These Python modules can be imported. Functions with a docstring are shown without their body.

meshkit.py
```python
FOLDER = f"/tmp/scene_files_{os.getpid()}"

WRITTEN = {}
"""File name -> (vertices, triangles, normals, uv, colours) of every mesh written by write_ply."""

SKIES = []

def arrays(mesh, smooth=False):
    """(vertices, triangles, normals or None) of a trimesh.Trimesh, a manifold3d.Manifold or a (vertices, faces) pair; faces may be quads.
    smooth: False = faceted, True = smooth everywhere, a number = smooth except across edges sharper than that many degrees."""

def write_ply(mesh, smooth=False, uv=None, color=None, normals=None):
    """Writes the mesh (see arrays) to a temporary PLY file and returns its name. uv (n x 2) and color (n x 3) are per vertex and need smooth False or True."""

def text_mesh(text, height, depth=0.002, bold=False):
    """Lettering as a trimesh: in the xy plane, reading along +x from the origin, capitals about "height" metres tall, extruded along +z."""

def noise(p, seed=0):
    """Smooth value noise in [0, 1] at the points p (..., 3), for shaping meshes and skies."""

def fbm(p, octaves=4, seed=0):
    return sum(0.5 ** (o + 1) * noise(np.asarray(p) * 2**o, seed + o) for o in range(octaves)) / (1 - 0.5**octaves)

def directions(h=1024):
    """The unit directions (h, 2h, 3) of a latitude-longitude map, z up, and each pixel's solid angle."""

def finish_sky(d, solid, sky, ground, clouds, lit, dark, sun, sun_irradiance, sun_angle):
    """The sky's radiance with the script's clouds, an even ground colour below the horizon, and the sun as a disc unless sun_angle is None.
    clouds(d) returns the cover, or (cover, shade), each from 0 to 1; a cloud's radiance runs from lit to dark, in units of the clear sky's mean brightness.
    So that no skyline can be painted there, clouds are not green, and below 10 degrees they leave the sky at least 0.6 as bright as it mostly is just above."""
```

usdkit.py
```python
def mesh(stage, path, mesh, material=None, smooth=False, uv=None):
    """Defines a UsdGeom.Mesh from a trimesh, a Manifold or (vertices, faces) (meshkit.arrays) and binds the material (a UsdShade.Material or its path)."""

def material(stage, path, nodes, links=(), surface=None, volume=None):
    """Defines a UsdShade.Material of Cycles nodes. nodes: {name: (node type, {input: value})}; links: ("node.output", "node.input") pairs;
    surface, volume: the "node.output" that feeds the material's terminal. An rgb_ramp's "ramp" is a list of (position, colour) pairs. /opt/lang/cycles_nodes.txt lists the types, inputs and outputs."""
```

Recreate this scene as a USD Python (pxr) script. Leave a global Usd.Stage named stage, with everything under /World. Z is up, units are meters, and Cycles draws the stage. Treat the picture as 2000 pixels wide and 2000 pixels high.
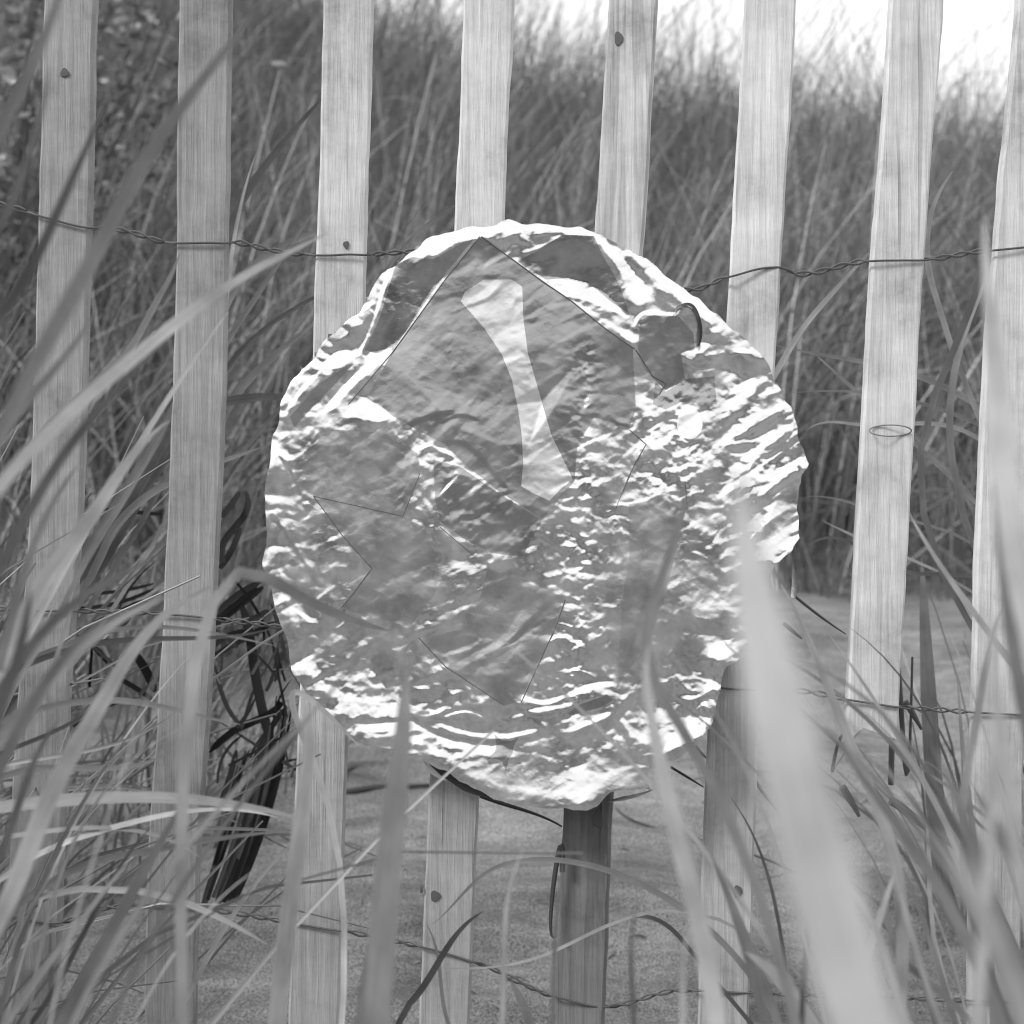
import math, random
import numpy as np
import shapely
import trimesh
import usdkit, meshkit
from scipy.fft import dctn, idctn
from scipy.interpolate import PchipInterpolator
from scipy.ndimage import gaussian_filter, map_coordinates
from pxr import Gf, Sdf, Usd, UsdGeom, UsdLux, UsdShade, Vt

stage = Usd.Stage.CreateInMemory()
UsdGeom.SetStageUpAxis(stage, 'Z')
UsdGeom.SetStageMetersPerUnit(stage, 1.0)
UsdGeom.Xform.Define(stage, '/World')
rng = np.random.default_rng(7)
random.seed(7)

# ------------------------------------------------------------------ camera
T = math.tan(math.radians(25.0))
CZ = 0.50
EXPOSURE = 1.1
cam = UsdGeom.Camera.Define(stage, '/World/camera')
cam.AddTranslateOp().Set(Gf.Vec3d(0, 0, CZ))
cam.AddRotateXOp().Set(90.0)
cam.CreateFocalLengthAttr(60.0)
cam.CreateHorizontalApertureAttr(2 * 60.0 * T)
cam.CreateVerticalApertureAttr(2 * 60.0 * T)
cam.CreateFStopAttr(11.0)
cam.CreateFocusDistanceAttr(0.79)
cam.CreateExposureAttr(EXPOSURE)
cam.CreateClippingRangeAttr((0.02, 5000.0))

# ------------------------------------------------------------------ sky and sun
SUN_EL, SUN_AZ = math.radians(40), math.radians(-122)      # azimuth = atan2(x, y)
s = (math.cos(SUN_EL) * math.sin(SUN_AZ), math.cos(SUN_EL) * math.cos(SUN_AZ), math.sin(SUN_EL))
SKY, SUN, CLOUD = 0.10, 0.40, 6.3
skymat = usdkit.material(stage, '/World/Looks/overcast_sky', {
    'tc': ('texture_coordinate', {}),
    'sky': ('sky_texture', {'sky_type': 'single_scattering', 'sun_disc': False, 'sun_elevation': SUN_EL, 'sun_rotation': SUN_AZ}),
    'bw': ('rgb_to_bw', {}),
    'noise': ('noise_texture', {'scale': 1.6, 'detail': 4.0}),
    'cover': ('map_range', {'from_min': 0.25, 'from_max': 0.6, 'to_min': 0.78, 'to_max': 0.96, 'clamp': True}),
    'mix': ('mix', {'color2': (CLOUD, CLOUD, CLOUD)}),
    'bg': ('background_shader', {'strength': SKY}),
}, [('sky.color', 'bw.color'), ('tc.generated', 'noise.vector'), ('noise.fac', 'cover.value'), ('cover.result', 'mix.fac'),
    ('bw.val', 'mix.color1'), ('mix.color', 'bg.color')], surface='bg.background')
dome = UsdLux.DomeLight.Define(stage, '/World/sky')
UsdShade.MaterialBindingAPI.Apply(dome.GetPrim()).Bind(skymat)
dome.GetPrim().SetCustomDataByKey('kind', 'structure')
sun = UsdLux.DistantLight.Define(stage, '/World/sun')
sun.CreateIntensityAttr(SUN); sun.CreateAngleAttr(14.0); sun.CreateNormalizeAttr(True); sun.CreateColorAttr(Gf.Vec3f(1, 1, 1))
sun.AddTransformOp().Set(Gf.Matrix4d().SetRotate(Gf.Rotation(Gf.Vec3d(0, 0, 1), Gf.Vec3d(*s))))

# ------------------------------------------------------------------ helpers
used = {}
def numbered(parent, name):
    k = (parent, name); n = used.get(k, -1) + 1; used[k] = n
    return parent + '/' + (name if n == 0 else f'{name}_{n:03d}')

def ppath(parent):
    return '/World' if parent is None else (parent if isinstance(parent, str) else str(parent.GetPath()))

def tag(prim, label=None, cat=None, group=None, kind=None):
    for k, v in (('label', label), ('category', cat), ('group', group), ('kind', kind)):
        if v: prim.SetCustomDataByKey(k, v)
    return prim

def obj(name, mesh, mat, parent=None, smooth=False):
    return usdkit.mesh(stage, numbered(ppath(parent), name), mesh, M[mat], smooth=smooth).GetPrim()

def rawmesh(name, v, f, n, mat, parent=None):
    m = UsdGeom.Mesh.Define(stage, numbered(ppath(parent), name))
    m.CreatePointsAttr(Vt.Vec3fArray.FromNumpy(np.asarray(v, np.float32)))
    m.CreateFaceVertexCountsAttr(Vt.IntArray.FromNumpy(np.full(len(f), 3, np.int32)))
    m.CreateFaceVertexIndicesAttr(Vt.IntArray.FromNumpy(np.asarray(f, np.int32).ravel()))
    m.CreateSubdivisionSchemeAttr('none')
    if n is not None:
        m.CreateNormalsAttr(Vt.Vec3fArray.FromNumpy(np.asarray(n, np.float32))); m.SetNormalsInterpolation('vertex')
    UsdShade.MaterialBindingAPI.Apply(m.GetPrim()).Bind(M[mat])
    return m.GetPrim()

def thing(name, label, cat, group=None, loc=(0, 0, 0)):
    x = UsdGeom.Xform.Define(stage, numbered('/World', name))
    if any(loc): x.AddTranslateOp().Set(Gf.Vec3d(*map(float, loc)))
    return tag(x.GetPrim(), label, cat, group)

def at(px, py, d):
    px, py, d = np.broadcast_arrays(np.asarray(px, float), np.asarray(py, float), np.asarray(d, float))
    return np.stack([(px - 1000) / 1000 * T * d, d, CZ - (py - 1000) / 1000 * T * d], -1)

def smooth_path(pts, n):
    """Catmull-Rom like resample of control points (k, m) to n points."""
    pts = np.asarray(pts, float)
    seg = np.linalg.norm(np.diff(pts[:, :2], axis=0), axis=1)
    s_ = np.r_[0, np.cumsum(seg)]
    q = np.linspace(0, s_[-1], n)
    if len(pts) == 2:
        return np.stack([np.interp(q, s_, pts[:, k]) for k in range(pts.shape[1])], 1)
    from scipy.interpolate import make_interp_spline
    k = 2 if len(pts) == 3 else 3
    return make_interp_spline(s_, pts, k=k)(q)

def ribbon(P, W, roll=0.0, keel=0.14, view=None):
    """Closed leaf blade: lens shaped cross section along P (n,3) of widths W (n)."""
    P = np.asarray(P, float); W = np.asarray(W, float); n = len(P)
    t = np.gradient(P, axis=0); t /= np.linalg.norm(t, axis=1, keepdims=True) + 1e-12
    v = (P - np.array([0, 0, CZ])) if view is None else np.broadcast_to(view, P.shape)
    side = np.cross(t, v); side /= np.linalg.norm(side, axis=1, keepdims=True) + 1e-9
    for i in range(1, n):
        if np.dot(side[i], side[i - 1]) < 0: side[i] *= -1
    nor = np.cross(side, t)
    c, s_ = np.cos(roll), np.sin(roll)
    side, nor = side * c + nor * s_, nor * c - side * s_
    w = W[:, None] / 2
    if np.sum(nor * v) > 0: nor = -nor                       # front towards the viewer's side
    L_, R_ = P - side * w, P + side * w
    ring = np.stack([L_, P - nor * w * keel, R_, R_ - nor * w * 0.05, P - nor * w * keel * 1.9, L_ - nor * w * 0.05], 1)   # front sheet, back sheet
    v_ = ring.reshape(-1, 3)
    F = []
    for j in (0, 1, 2, 3, 4, 5):
        a = np.arange(n - 1) * 6 + j; b = np.arange(n - 1) * 6 + (j + 1) % 6
        if j in (2, 5): continue                              # the sheets meet along thin edges
        F += [np.stack([a, b, b + 6], 1), np.stack([a, b + 6, a + 6], 1)]
    f = np.vstack(F)
    fn = np.cross(v_[f[:, 1]] - v_[f[:, 0]], v_[f[:, 2]] - v_[f[:, 0]])
    k = len(f) // 2
    if np.sum(fn[:k] * nor[np.minimum(f[:k, 0] // 6, n - 1)]) < 0: f = f[:, ::-1]
    return v_, f

def join(parts):
    V, F, n = [], [], 0
    for v, f in parts:
        V.append(np.asarray(v)); F.append(np.asarray(f) + n); n += len(v)
    return np.vstack(V), np.vstack(F)

def tube(P, R, sides=8):
    P = np.asarray(P, float); n = len(P); R = np.broadcast_to(R, (n,))
    t = np.gradient(P, axis=0); t /= np.linalg.norm(t, axis=1, keepdims=True) + 1e-12
    a = np.cross(t, np.array([0.3, 0.9, 0.25])); a /= np.linalg.norm(a, axis=1, keepdims=True) + 1e-9
    b = np.cross(t, a); ang = np.arange(sides) * 2 * np.pi / sides
    v = P[:, None] + R[:, None, None] * (np.cos(ang)[None, :, None] * a[:, None] + np.sin(ang)[None, :, None] * b[:, None])
    i, j = np.meshgrid(np.arange(n - 1), np.arange(sides), indexing='ij')
    q = np.stack([i * sides + j, i * sides + (j + 1) % sides, (i + 1) * sides + (j + 1) % sides, (i + 1) * sides + j], -1).reshape(-1, 4)
    v = np.vstack([v.reshape(-1, 3), P[:1], P[-1:]])
    k = np.arange(sides); e = n * sides
    caps = np.vstack([np.stack([np.full(sides, e), (k + 1) % sides, k], 1), np.stack([np.full(sides, e + 1), (n - 1) * sides + k, (n - 1) * sides + (k + 1) % sides], 1)])
    return v, np.vstack([q[:, [0, 1, 2]], q[:, [0, 2, 3]], caps])

# ------------------------------------------------------------------ materials
M = {}
def g(v): return (v, v, v)

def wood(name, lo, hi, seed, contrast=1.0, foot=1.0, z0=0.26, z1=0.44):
    """Rough-sawn weathered lath: long grain, faint growth rings, dark checks along the grain, stains; foot: shade painted into the lower end, real weathering only on worn_wood."""
    M[name] = usdkit.material(stage, f'/World/Looks/{name}', {
        'geo': ('geometry', {}),
        'map': ('mapping', {'scale': (300.0, 300.0, 11.0), 'location': (seed * 3.1, seed, seed * 1.7)}),
        'n1': ('noise_texture', {'scale': 1.0, 'detail': 5.0, 'roughness': 0.68, 'distortion': 0.4}),
        'map2': ('mapping', {'scale': (55.0, 55.0, 2.4), 'location': (seed, seed * 2.3, 0)}),
        'n2': ('noise_texture', {'scale': 1.0, 'detail': 3.0, 'distortion': 0.7}),
        'ms': ('math', {'math_type': 'multiply', 'value2': 34.0}),
        'si': ('math', {'math_type': 'sine'}),
        'ab': ('math', {'math_type': 'multiply_add', 'value2': 0.5, 'value3': 0.5}),
        'map4': ('mapping', {'scale': (150.0, 150.0, 4.5), 'location': (seed * 5.0, 0, seed)}),
        'n4': ('noise_texture', {'scale': 1.0, 'detail': 2.0, 'roughness': 0.4}),
        'n3': ('noise_texture', {'scale': 13.0, 'detail': 7.0, 'roughness': 0.72}),
        'r1': ('rgb_ramp', {'ramp': [(0.25, g(lo)), (0.5, g((lo + hi) / 2)), (0.72, g(hi))]}),
        'r2': ('rgb_ramp', {'ramp': [(0.0, g(1 - 0.22 * contrast)), (0.4, g(1 - 0.05 * contrast)), (1.0, g(1.0))]}),
        'r3': ('rgb_ramp', {'ramp': [(0.28, g(0.50)), (0.45, g(0.88)), (0.62, g(1.10))]}),
        'r4': ('rgb_ramp', {'ramp': [(0.0, g(0.25)), (0.27, g(0.35)), (0.325, g(1.0)), (1.0, g(1.0))]}),
        'm1': ('mix', {'mix_type': 'multiply', 'fac': 1.0}), 'm2': ('mix', {'mix_type': 'multiply', 'fac': 1.0}), 'm4': ('mix', {'mix_type': 'multiply', 'fac': 0.8 * min(contrast, 1.0)}),
        'hm': ('math', {'math_type': 'multiply'}),
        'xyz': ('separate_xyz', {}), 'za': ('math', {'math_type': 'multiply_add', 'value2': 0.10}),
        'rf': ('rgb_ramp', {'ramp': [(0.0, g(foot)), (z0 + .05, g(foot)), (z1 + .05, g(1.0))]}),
        'm3': ('mix', {'mix_type': 'multiply', 'fac': 1.0}),
        'bump': ('bump', {'strength': 0.7, 'distance': 0.0016}),
        'p': ('principled_bsdf', {'roughness': 0.88, 'specular_ior_level': 0.2}),
    }, [('geo.position', 'map.vector'), ('map.vector', 'n1.vector'), ('geo.position', 'map2.vector'), ('map2.vector', 'n2.vector'), ('geo.position', 'map4.vector'), ('map4.vector', 'n4.vector'),
        ('n2.fac', 'ms.value1'), ('ms.value', 'si.value1'), ('si.value', 'ab.value1'), ('geo.position', 'n3.vector'), ('n4.fac', 'r4.fac'),
        ('n1.fac', 'r1.fac'), ('ab.value', 'r2.fac'), ('n3.fac', 'r3.fac'), ('r1.color', 'm1.color1'), ('r2.color', 'm1.color2'),
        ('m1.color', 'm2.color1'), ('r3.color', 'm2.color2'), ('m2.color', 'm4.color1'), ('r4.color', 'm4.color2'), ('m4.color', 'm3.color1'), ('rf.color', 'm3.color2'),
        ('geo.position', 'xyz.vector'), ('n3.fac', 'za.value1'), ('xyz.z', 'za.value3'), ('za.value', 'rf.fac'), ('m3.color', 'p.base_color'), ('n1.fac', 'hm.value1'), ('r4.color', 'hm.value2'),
        ('hm.value', 'bump.height'), ('bump.normal', 'p.normal')], surface='p.BSDF')

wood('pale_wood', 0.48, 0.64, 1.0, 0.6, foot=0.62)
wood('shaded_wood', 0.25, 0.35, 2.0, 0.5, foot=0.8)  # same lath for the two left slats, their shade painted into the colour
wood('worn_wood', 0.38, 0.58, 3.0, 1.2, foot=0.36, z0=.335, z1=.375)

def plain(name, v, rough=0.7, spec=0.3, metallic=0.0):
    M[name] = usdkit.material(stage, f'/World/Looks/{name}', {'p': ('principled_bsdf', {'base_color': g(v), 'roughness': rough, 'specular_ior_level': spec, 'metallic': metallic})}, [], surface='p.BSDF')
plain('knot_wood', 0.09, 0.85)
plain('rusty_wire', 0.08, 0.6, 0.4)
plain('grey_stalk', 0.10, 0.7, 0.2)
plain('dead_black', 0.014, 0.7, 0.2)
plain('dark_stalk', 0.05, 0.7, 0.2)

def leafmat(name, lo, hi, trans=0.25, rough=0.40, veins=False):
    nodes = {
        'geo': ('geometry', {}),
        'n': ('noise_texture', {'scale': 40.0, 'detail': 3.0}),
        'ramp': ('rgb_ramp', {'ramp': [(0.0, g(lo)), (1.0, g(hi))]}),
        'rn': ('rgb_ramp', {'ramp': [(0.3, g(0.7)), (0.7, g(1.12))]}),
        'm': ('mix', {'mix_type': 'multiply', 'fac': 1.0}),
        'p': ('principled_bsdf', {'roughness': rough, 'specular_ior_level': 0.5}),
        't': ('translucent_bsdf', {}),
        'x': ('mix_closure', {'fac': trans}),
    }
    links = [('geo.position', 'n.vector'), ('geo.random_per_island', 'ramp.fac'), ('n.fac', 'rn.fac'), ('ramp.color', 'm.color1'), ('rn.color', 'm.color2'),
             ('p.BSDF', 'x.closure1'), ('t.BSDF', 'x.closure2')]
    out = 'm.color'
    if veins:
        nodes.update({'tc': ('texture_coordinate', {}), 'mv': ('mapping', {'scale': (26.0, 1.3, 1.0)}), 'nv': ('noise_texture', {'scale': 1.0, 'detail': 3.0, 'roughness': 0.7}),
                      'rv': ('rgb_ramp', {'ramp': [(0.3, g(0.55)), (0.5, g(0.95)), (0.7, g(1.15))]}), 'm2': ('mix', {'mix_type': 'multiply', 'fac': 1.0}), 'b': ('bump', {'strength': 0.5, 'distance': 0.0004})})
        links += [('tc.UV', 'mv.vector'), ('mv.vector', 'nv.vector'), ('nv.fac', 'rv.fac'), ('m.color', 'm2.color1'), ('rv.color', 'm2.color2'), ('nv.fac', 'b.height'), ('b.normal', 'p.normal')]
        out = 'm2.color'
    links += [(out, 'p.base_color'), (out, 't.color')]
    M[name] = usdkit.material(stage, f'/World/Looks/{name}', nodes, links, surface='x.closure')
leafmat('blade_pale', 0.46, 0.58, veins=True)
leafmat('blade_mid', 0.26, 0.38, veins=True)
leafmat('blade_dark', 0.10, 0.17)
leafmat('shrub_leaf', 0.26, 0.75, rough=.3)
leafmat('dry_straw', 0.55, 0.85, 0.2)
for nm_, lo_, hi_ in (('dune_grass_mat', 0.14, 0.92), ('tussock_mat', 0.14, 0.97)):
    M[nm_] = usdkit.material(stage, f'/World/Looks/{nm_}', {'geo': ('geometry', {}), 'ramp': ('rgb_ramp', {'ramp': [(0.0, g(lo_)), (0.4, g(hi_ * .42)), (0.7, g(hi_ * .72)), (1.0, g(hi_))]}),
        'n': ('noise_texture', {'scale': 2.6, 'detail': 2.0}), 'rn': ('rgb_ramp', {'ramp': [(0.35, g(0.6)), (0.65, g(1.1))]}), 'm': ('mix', {'mix_type': 'multiply', 'fac': 1.0}),
        'p': ('principled_bsdf', {'roughness': 0.42, 'specular_ior_level': 0.5})},
        [('geo.random_per_island', 'ramp.fac'), ('geo.position', 'n.vector'), ('n.fac', 'rn.fac'), ('ramp.color', 'm.color1'), ('rn.color', 'm.color2'), ('m.color', 'p.base_color')], surface='p.BSDF')

M['sand'] = usdkit.material(stage, '/World/Looks/sand', {
    'geo': ('geometry', {}),
    'n1': ('noise_texture', {'scale': 420.0, 'detail': 4.0}),
    'n2': ('noise_texture', {'scale': 7.0, 'detail': 5.0}),
    'map': ('mapping', {'scale': (9.0, 46.0, 20.0)}),
    'n3': ('noise_texture', {'scale': 1.0, 'detail': 4.0, 'distortion': 0.8}),
    'r1': ('rgb_ramp', {'ramp': [(0.32, g(0.11)), (0.5, g(0.23)), (0.7, g(0.37))]}),
    'r2': ('rgb_ramp', {'ramp': [(0.3, g(0.62)), (0.5, g(0.95)), (0.7, g(1.15))]}),
    'r3': ('rgb_ramp', {'ramp': [(0.3, g(0.70)), (0.7, g(1.15))]}),
    'm1': ('mix', {'mix_type': 'multiply', 'fac': 1.0}), 'm2': ('mix', {'mix_type': 'multiply', 'fac': 1.0}),
    'b1': ('bump', {'strength': 0.8, 'distance': 0.005}),
    'p': ('principled_bsdf', {'roughness': 0.95, 'specular_ior_level': 0.15}),
}, [('geo.position', 'n1.vector'), ('geo.position', 'n2.vector'), ('geo.position', 'map.vector'), ('map.vector', 'n3.vector'),
    ('n1.fac', 'r1.fac'), ('n2.fac', 'r2.fac'), ('n3.fac', 'r3.fac'), ('r1.color', 'm1.color1'), ('r2.color', 'm1.color2'), ('m1.color', 'm2.color1'),
    ('r3.color', 'm2.color2'), ('m2.color', 'p.base_color'), ('n1.fac', 'b1.height'), ('b1.normal', 'p.normal')], surface='p.BSDF')

def foil(name, col, rough, bump=0.12, scuff=0.1, metallic=1.0):
    M[name] = usdkit.material(stage, f'/World/Looks/{name}', {
        'geo': ('geometry', {}),
        'n': ('noise_texture', {'scale': 260.0, 'detail': 3.0, 'roughness': 0.6, 'distortion': 0.5}),
        'n2': ('noise_texture', {'scale': 45.0, 'detail': 5.0}),
        'r': ('rgb_ramp', {'ramp': [(0.3, g(col * (1 - scuff))), (0.7, g(min(1, col * (1 + scuff))))]}),
        'rr': ('map_range', {'from_min': 0.3, 'from_max': 0.7, 'to_min': rough * 0.75, 'to_max': rough * 1.35, 'clamp': True}),
        'b': ('bump', {'strength': bump, 'distance': 0.0012}),
        'p': ('principled_bsdf', {'metallic': metallic}),
    }, [('geo.position', 'n.vector'), ('geo.position', 'n2.vector'), ('n2.fac', 'r.fac'), ('r.color', 'p.base_color'), ('n2.fac', 'rr.value'), ('rr.result', 'p.roughness'),
        ('n.fac', 'b.height'), ('b.normal', 'p.normal')], surface='p.BSDF')
foil('silver_foil', 0.78, 0.25, 0.12, 0.06)
foil('ink_grey', 0.36, 0.33, 0.14, metallic=.93)
foil('ink_mid', 0.45, 0.33, 0.14, metallic=.93)
foil('ink_pale', 0.76, 0.36, 0.12, metallic=.92)
foil('ink_dark', 0.42, 0.26, 0.2)
foil('back_foil', 0.45, 0.3)
plain('print_line', 0.10, 0.5, 0.3)
plain('film_shade', 0.04, 0.4, 0.4)  # shade of the crease loop and curled underside, put into the colour
plain('white_print', 0.85, 0.35, 0.5)

# ------------------------------------------------------------------ ground: one sheet out to the horizon
_prof = PchipInterpolator([-400, -60, -14, -7, -4, -2.2, -0.9, 0.95, 1.8, 2.6, 3.3, 6.0, 7.3, 11, 16, 60, 400],
                          [0.4, 0.6, 1.0, 1.35, 0.75, 0.22, 0.0, 0.0, 0.19, 0.39, 0.66, 2.44, 2.78, 2.4, 1.4, 0.9, 0.6])
def ground(x, y):
    x, y = np.asarray(x, float), np.asarray(y, float)
    z = _prof(y)
    z = z + np.where(y > 0, np.where(x < 0, -0.30, -0.17), 0.1) * np.clip(x, -4, 5) * np.clip((np.abs(y) - 2.2) / 3.5, 0, 1)
    p = np.stack([x, y, np.zeros_like(x)], -1)
    far = np.clip((np.hypot(x, y) - 1.5) / 6, 0, 1)
    z = z + far * 0.35 * (meshkit.fbm(p * 0.35, 3, 3) - 0.5)
    near = np.clip(1 - np.hypot(x, y) / 12, 0, 1)
    z = z + near * (0.045 * (meshkit.noise(p * 3.1, 5) - 0.5) + 0.030 * (meshkit.noise(p * np.array([7.0, 11.0, 1.0]), 8) - 0.5) + 0.022 * (meshkit.noise(p * np.array([5, 14, 1.0]), 6) - 0.5))
    rip = np.sin((y + 0.05 * np.sin(x * 5 + 1.3) + 0.10 * meshkit.noise(p * 4.0, 15)) * 2 * np.pi / 0.085)
    z = z + np.clip(1 - np.hypot(x, y) / 4, 0, 1) * (0.0045 * rip * meshkit.noise(p * 2.3, 14) + 0.010 * (meshkit.fbm(p * 18, 2, 16) - 0.5))
    return z

def ground_px(px, py, d0=0.85):
    for d in np.arange(d0, 9, 0.01):
        P = at(px, py, d)
        if P[2] <= ground(P[0], P[1]): return P
    return P

def axis(lo, hi, near, step):
    a = list(np.arange(-near, near + 1e-9, step))
    v, st = near, step
    while v < hi:
        st *= 1.18; v += st; a.append(v); a.insert(0, -v)
    return np.array(a)
ax, ay = axis(0, 400, 2.0, 0.016), axis(0, 400, 3.0, 0.014)
X, Y = np.meshgrid(ax, ay, indexing='ij')
Z = ground(X, Y)
nx_, ny_ = X.shape
i, j = np.meshgrid(np.arange(nx_ - 1), np.arange(ny_ - 1), indexing='ij')
a = i * ny_ + j
q = np.stack([a, a + ny_, a + ny_ + 1, a + 1], -1).reshape(-1, 4)
tag(obj('sand_ground', (np.stack([X, Y, Z], -1).reshape(-1, 3), q), 'sand', smooth=True), 'pale dune sand rising behind the fence', kind='structure')

# ------------------------------------------------------------------ the slatted fence
FD = 0.80
PXM = T * FD / 1000          # metres per photo pixel at the fence
SLATS = [  # centre line (px, py) top to bottom, width px, yaw degrees, material, label, end py (None: to the sand)
    ([(140, -160), (132, 100), (110, 900), (75, 1500), (58, 2000)], 100, 0, 'shaded_wood', 'leftmost slat, with a small dark knot near its top', None),
    ([(405, -160), (400, 0), (390, 650), (362, 1300), (337, 1700), (331, 2000)], 100, 0, 'shaded_wood', 'second slat from the left, shade painted into its colour, half hidden by blades', None),
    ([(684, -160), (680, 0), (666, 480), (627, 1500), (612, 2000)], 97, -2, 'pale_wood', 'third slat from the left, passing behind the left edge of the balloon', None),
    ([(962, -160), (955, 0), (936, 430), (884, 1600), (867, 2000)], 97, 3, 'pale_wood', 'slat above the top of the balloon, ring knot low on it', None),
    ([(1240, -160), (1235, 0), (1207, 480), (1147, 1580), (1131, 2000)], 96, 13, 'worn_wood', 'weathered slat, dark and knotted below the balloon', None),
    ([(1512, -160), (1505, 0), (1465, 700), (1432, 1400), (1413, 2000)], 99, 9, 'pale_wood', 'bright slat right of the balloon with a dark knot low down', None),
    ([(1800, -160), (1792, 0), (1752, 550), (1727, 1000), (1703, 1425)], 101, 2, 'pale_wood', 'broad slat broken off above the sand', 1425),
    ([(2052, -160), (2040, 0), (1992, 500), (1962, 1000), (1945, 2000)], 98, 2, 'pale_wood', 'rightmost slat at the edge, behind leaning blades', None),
]
fence = thing('slat_fence', 'wooden slat and wire sand fence that carries the silver balloon', 'fence')
slat_at = []
def slat_mesh(line, wpx, yaw, endpy, seed):
    r = np.random.default_rng(seed)
    pts = np.array([(px, py) for px, py in line], float)
    zb = endpy if endpy else 2330
    py = np.linspace(pts[0, 1], zb, 120)
    f = PchipInterpolator(pts[:, 1], pts[:, 0], extrapolate=True)
    px = np.where(py > pts[-1, 1], f(pts[-1, 1]) + (py - pts[-1, 1]) * -0.035, f(np.minimum(py, pts[-1, 1])))
    C = at(px, py, FD)
    th = 0.0095
    w = wpx * PXM
    ca, sa = math.cos(math.radians(yaw)), math.sin(math.radians(yaw))
    ch = 0.0016
    prof = [(-w/2, ch), (-w/2 + ch, 0), (-w/6, 0), (w/6, 0), (w/2 - ch, 0), (w/2, ch), (w/2, th - ch), (w/2 - ch, th), (-w/2 + ch, th), (-w/2, th - ch)]
    k = len(prof)
    V = np.zeros((len(py), k, 3))
    zz = C[:, 2] * 30
    for j, (lx, ly) in enumerate(prof):
        edge = 1.0 if abs(lx) > w / 3 else 0.2
        sd = np.sign(lx)
        jit = (meshkit.fbm(np.stack([zz * 0.8, np.full_like(zz, 3.3 * sd + seed), np.full_like(zz, .5)], -1), 4, seed) - 0.5) * 0.0032 * edge
        jd = (meshkit.noise(np.stack([zz * 0.5, np.full_like(zz, lx * 90), np.full_like(zz, seed + .5)], -1), 9) - 0.5) * 0.0012
        V[:, j, 0] = C[:, 0] + ca * (lx + jit) + sa * ly
        V[:, j, 1] = C[:, 1] - sa * (lx + jit) + ca * ly + jd
        V[:, j, 2] = C[:, 2]
    if endpy:                                   # splintered end
        V[-1, :, 2] += r.uniform(-0.012, 0.012, k)
    n = len(py)
    i, j = np.meshgrid(np.arange(n - 1), np.arange(k), indexing='ij')
    q = np.stack([i * k + j, i * k + (j + 1) % k, (i + 1) * k + (j + 1) % k, (i + 1) * k + j], -1).reshape(-1, 4)
    v = V.reshape(-1, 3)
    fs = np.vstack([q[:, [0, 2, 1]], q[:, [0, 3, 2]]])
    cap = np.array([[0, t_, t_ + 1] for t_ in range(1, k - 1)])
    fs = np.vstack([fs, cap, cap[:, ::-1] + (n - 1) * k])
    return (v, fs), f
slat_prims = []
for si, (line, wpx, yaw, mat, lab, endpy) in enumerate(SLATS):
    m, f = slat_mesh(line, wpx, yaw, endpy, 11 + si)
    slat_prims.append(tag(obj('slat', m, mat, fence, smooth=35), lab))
    slat_at.append((f, wpx, endpy))

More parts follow.
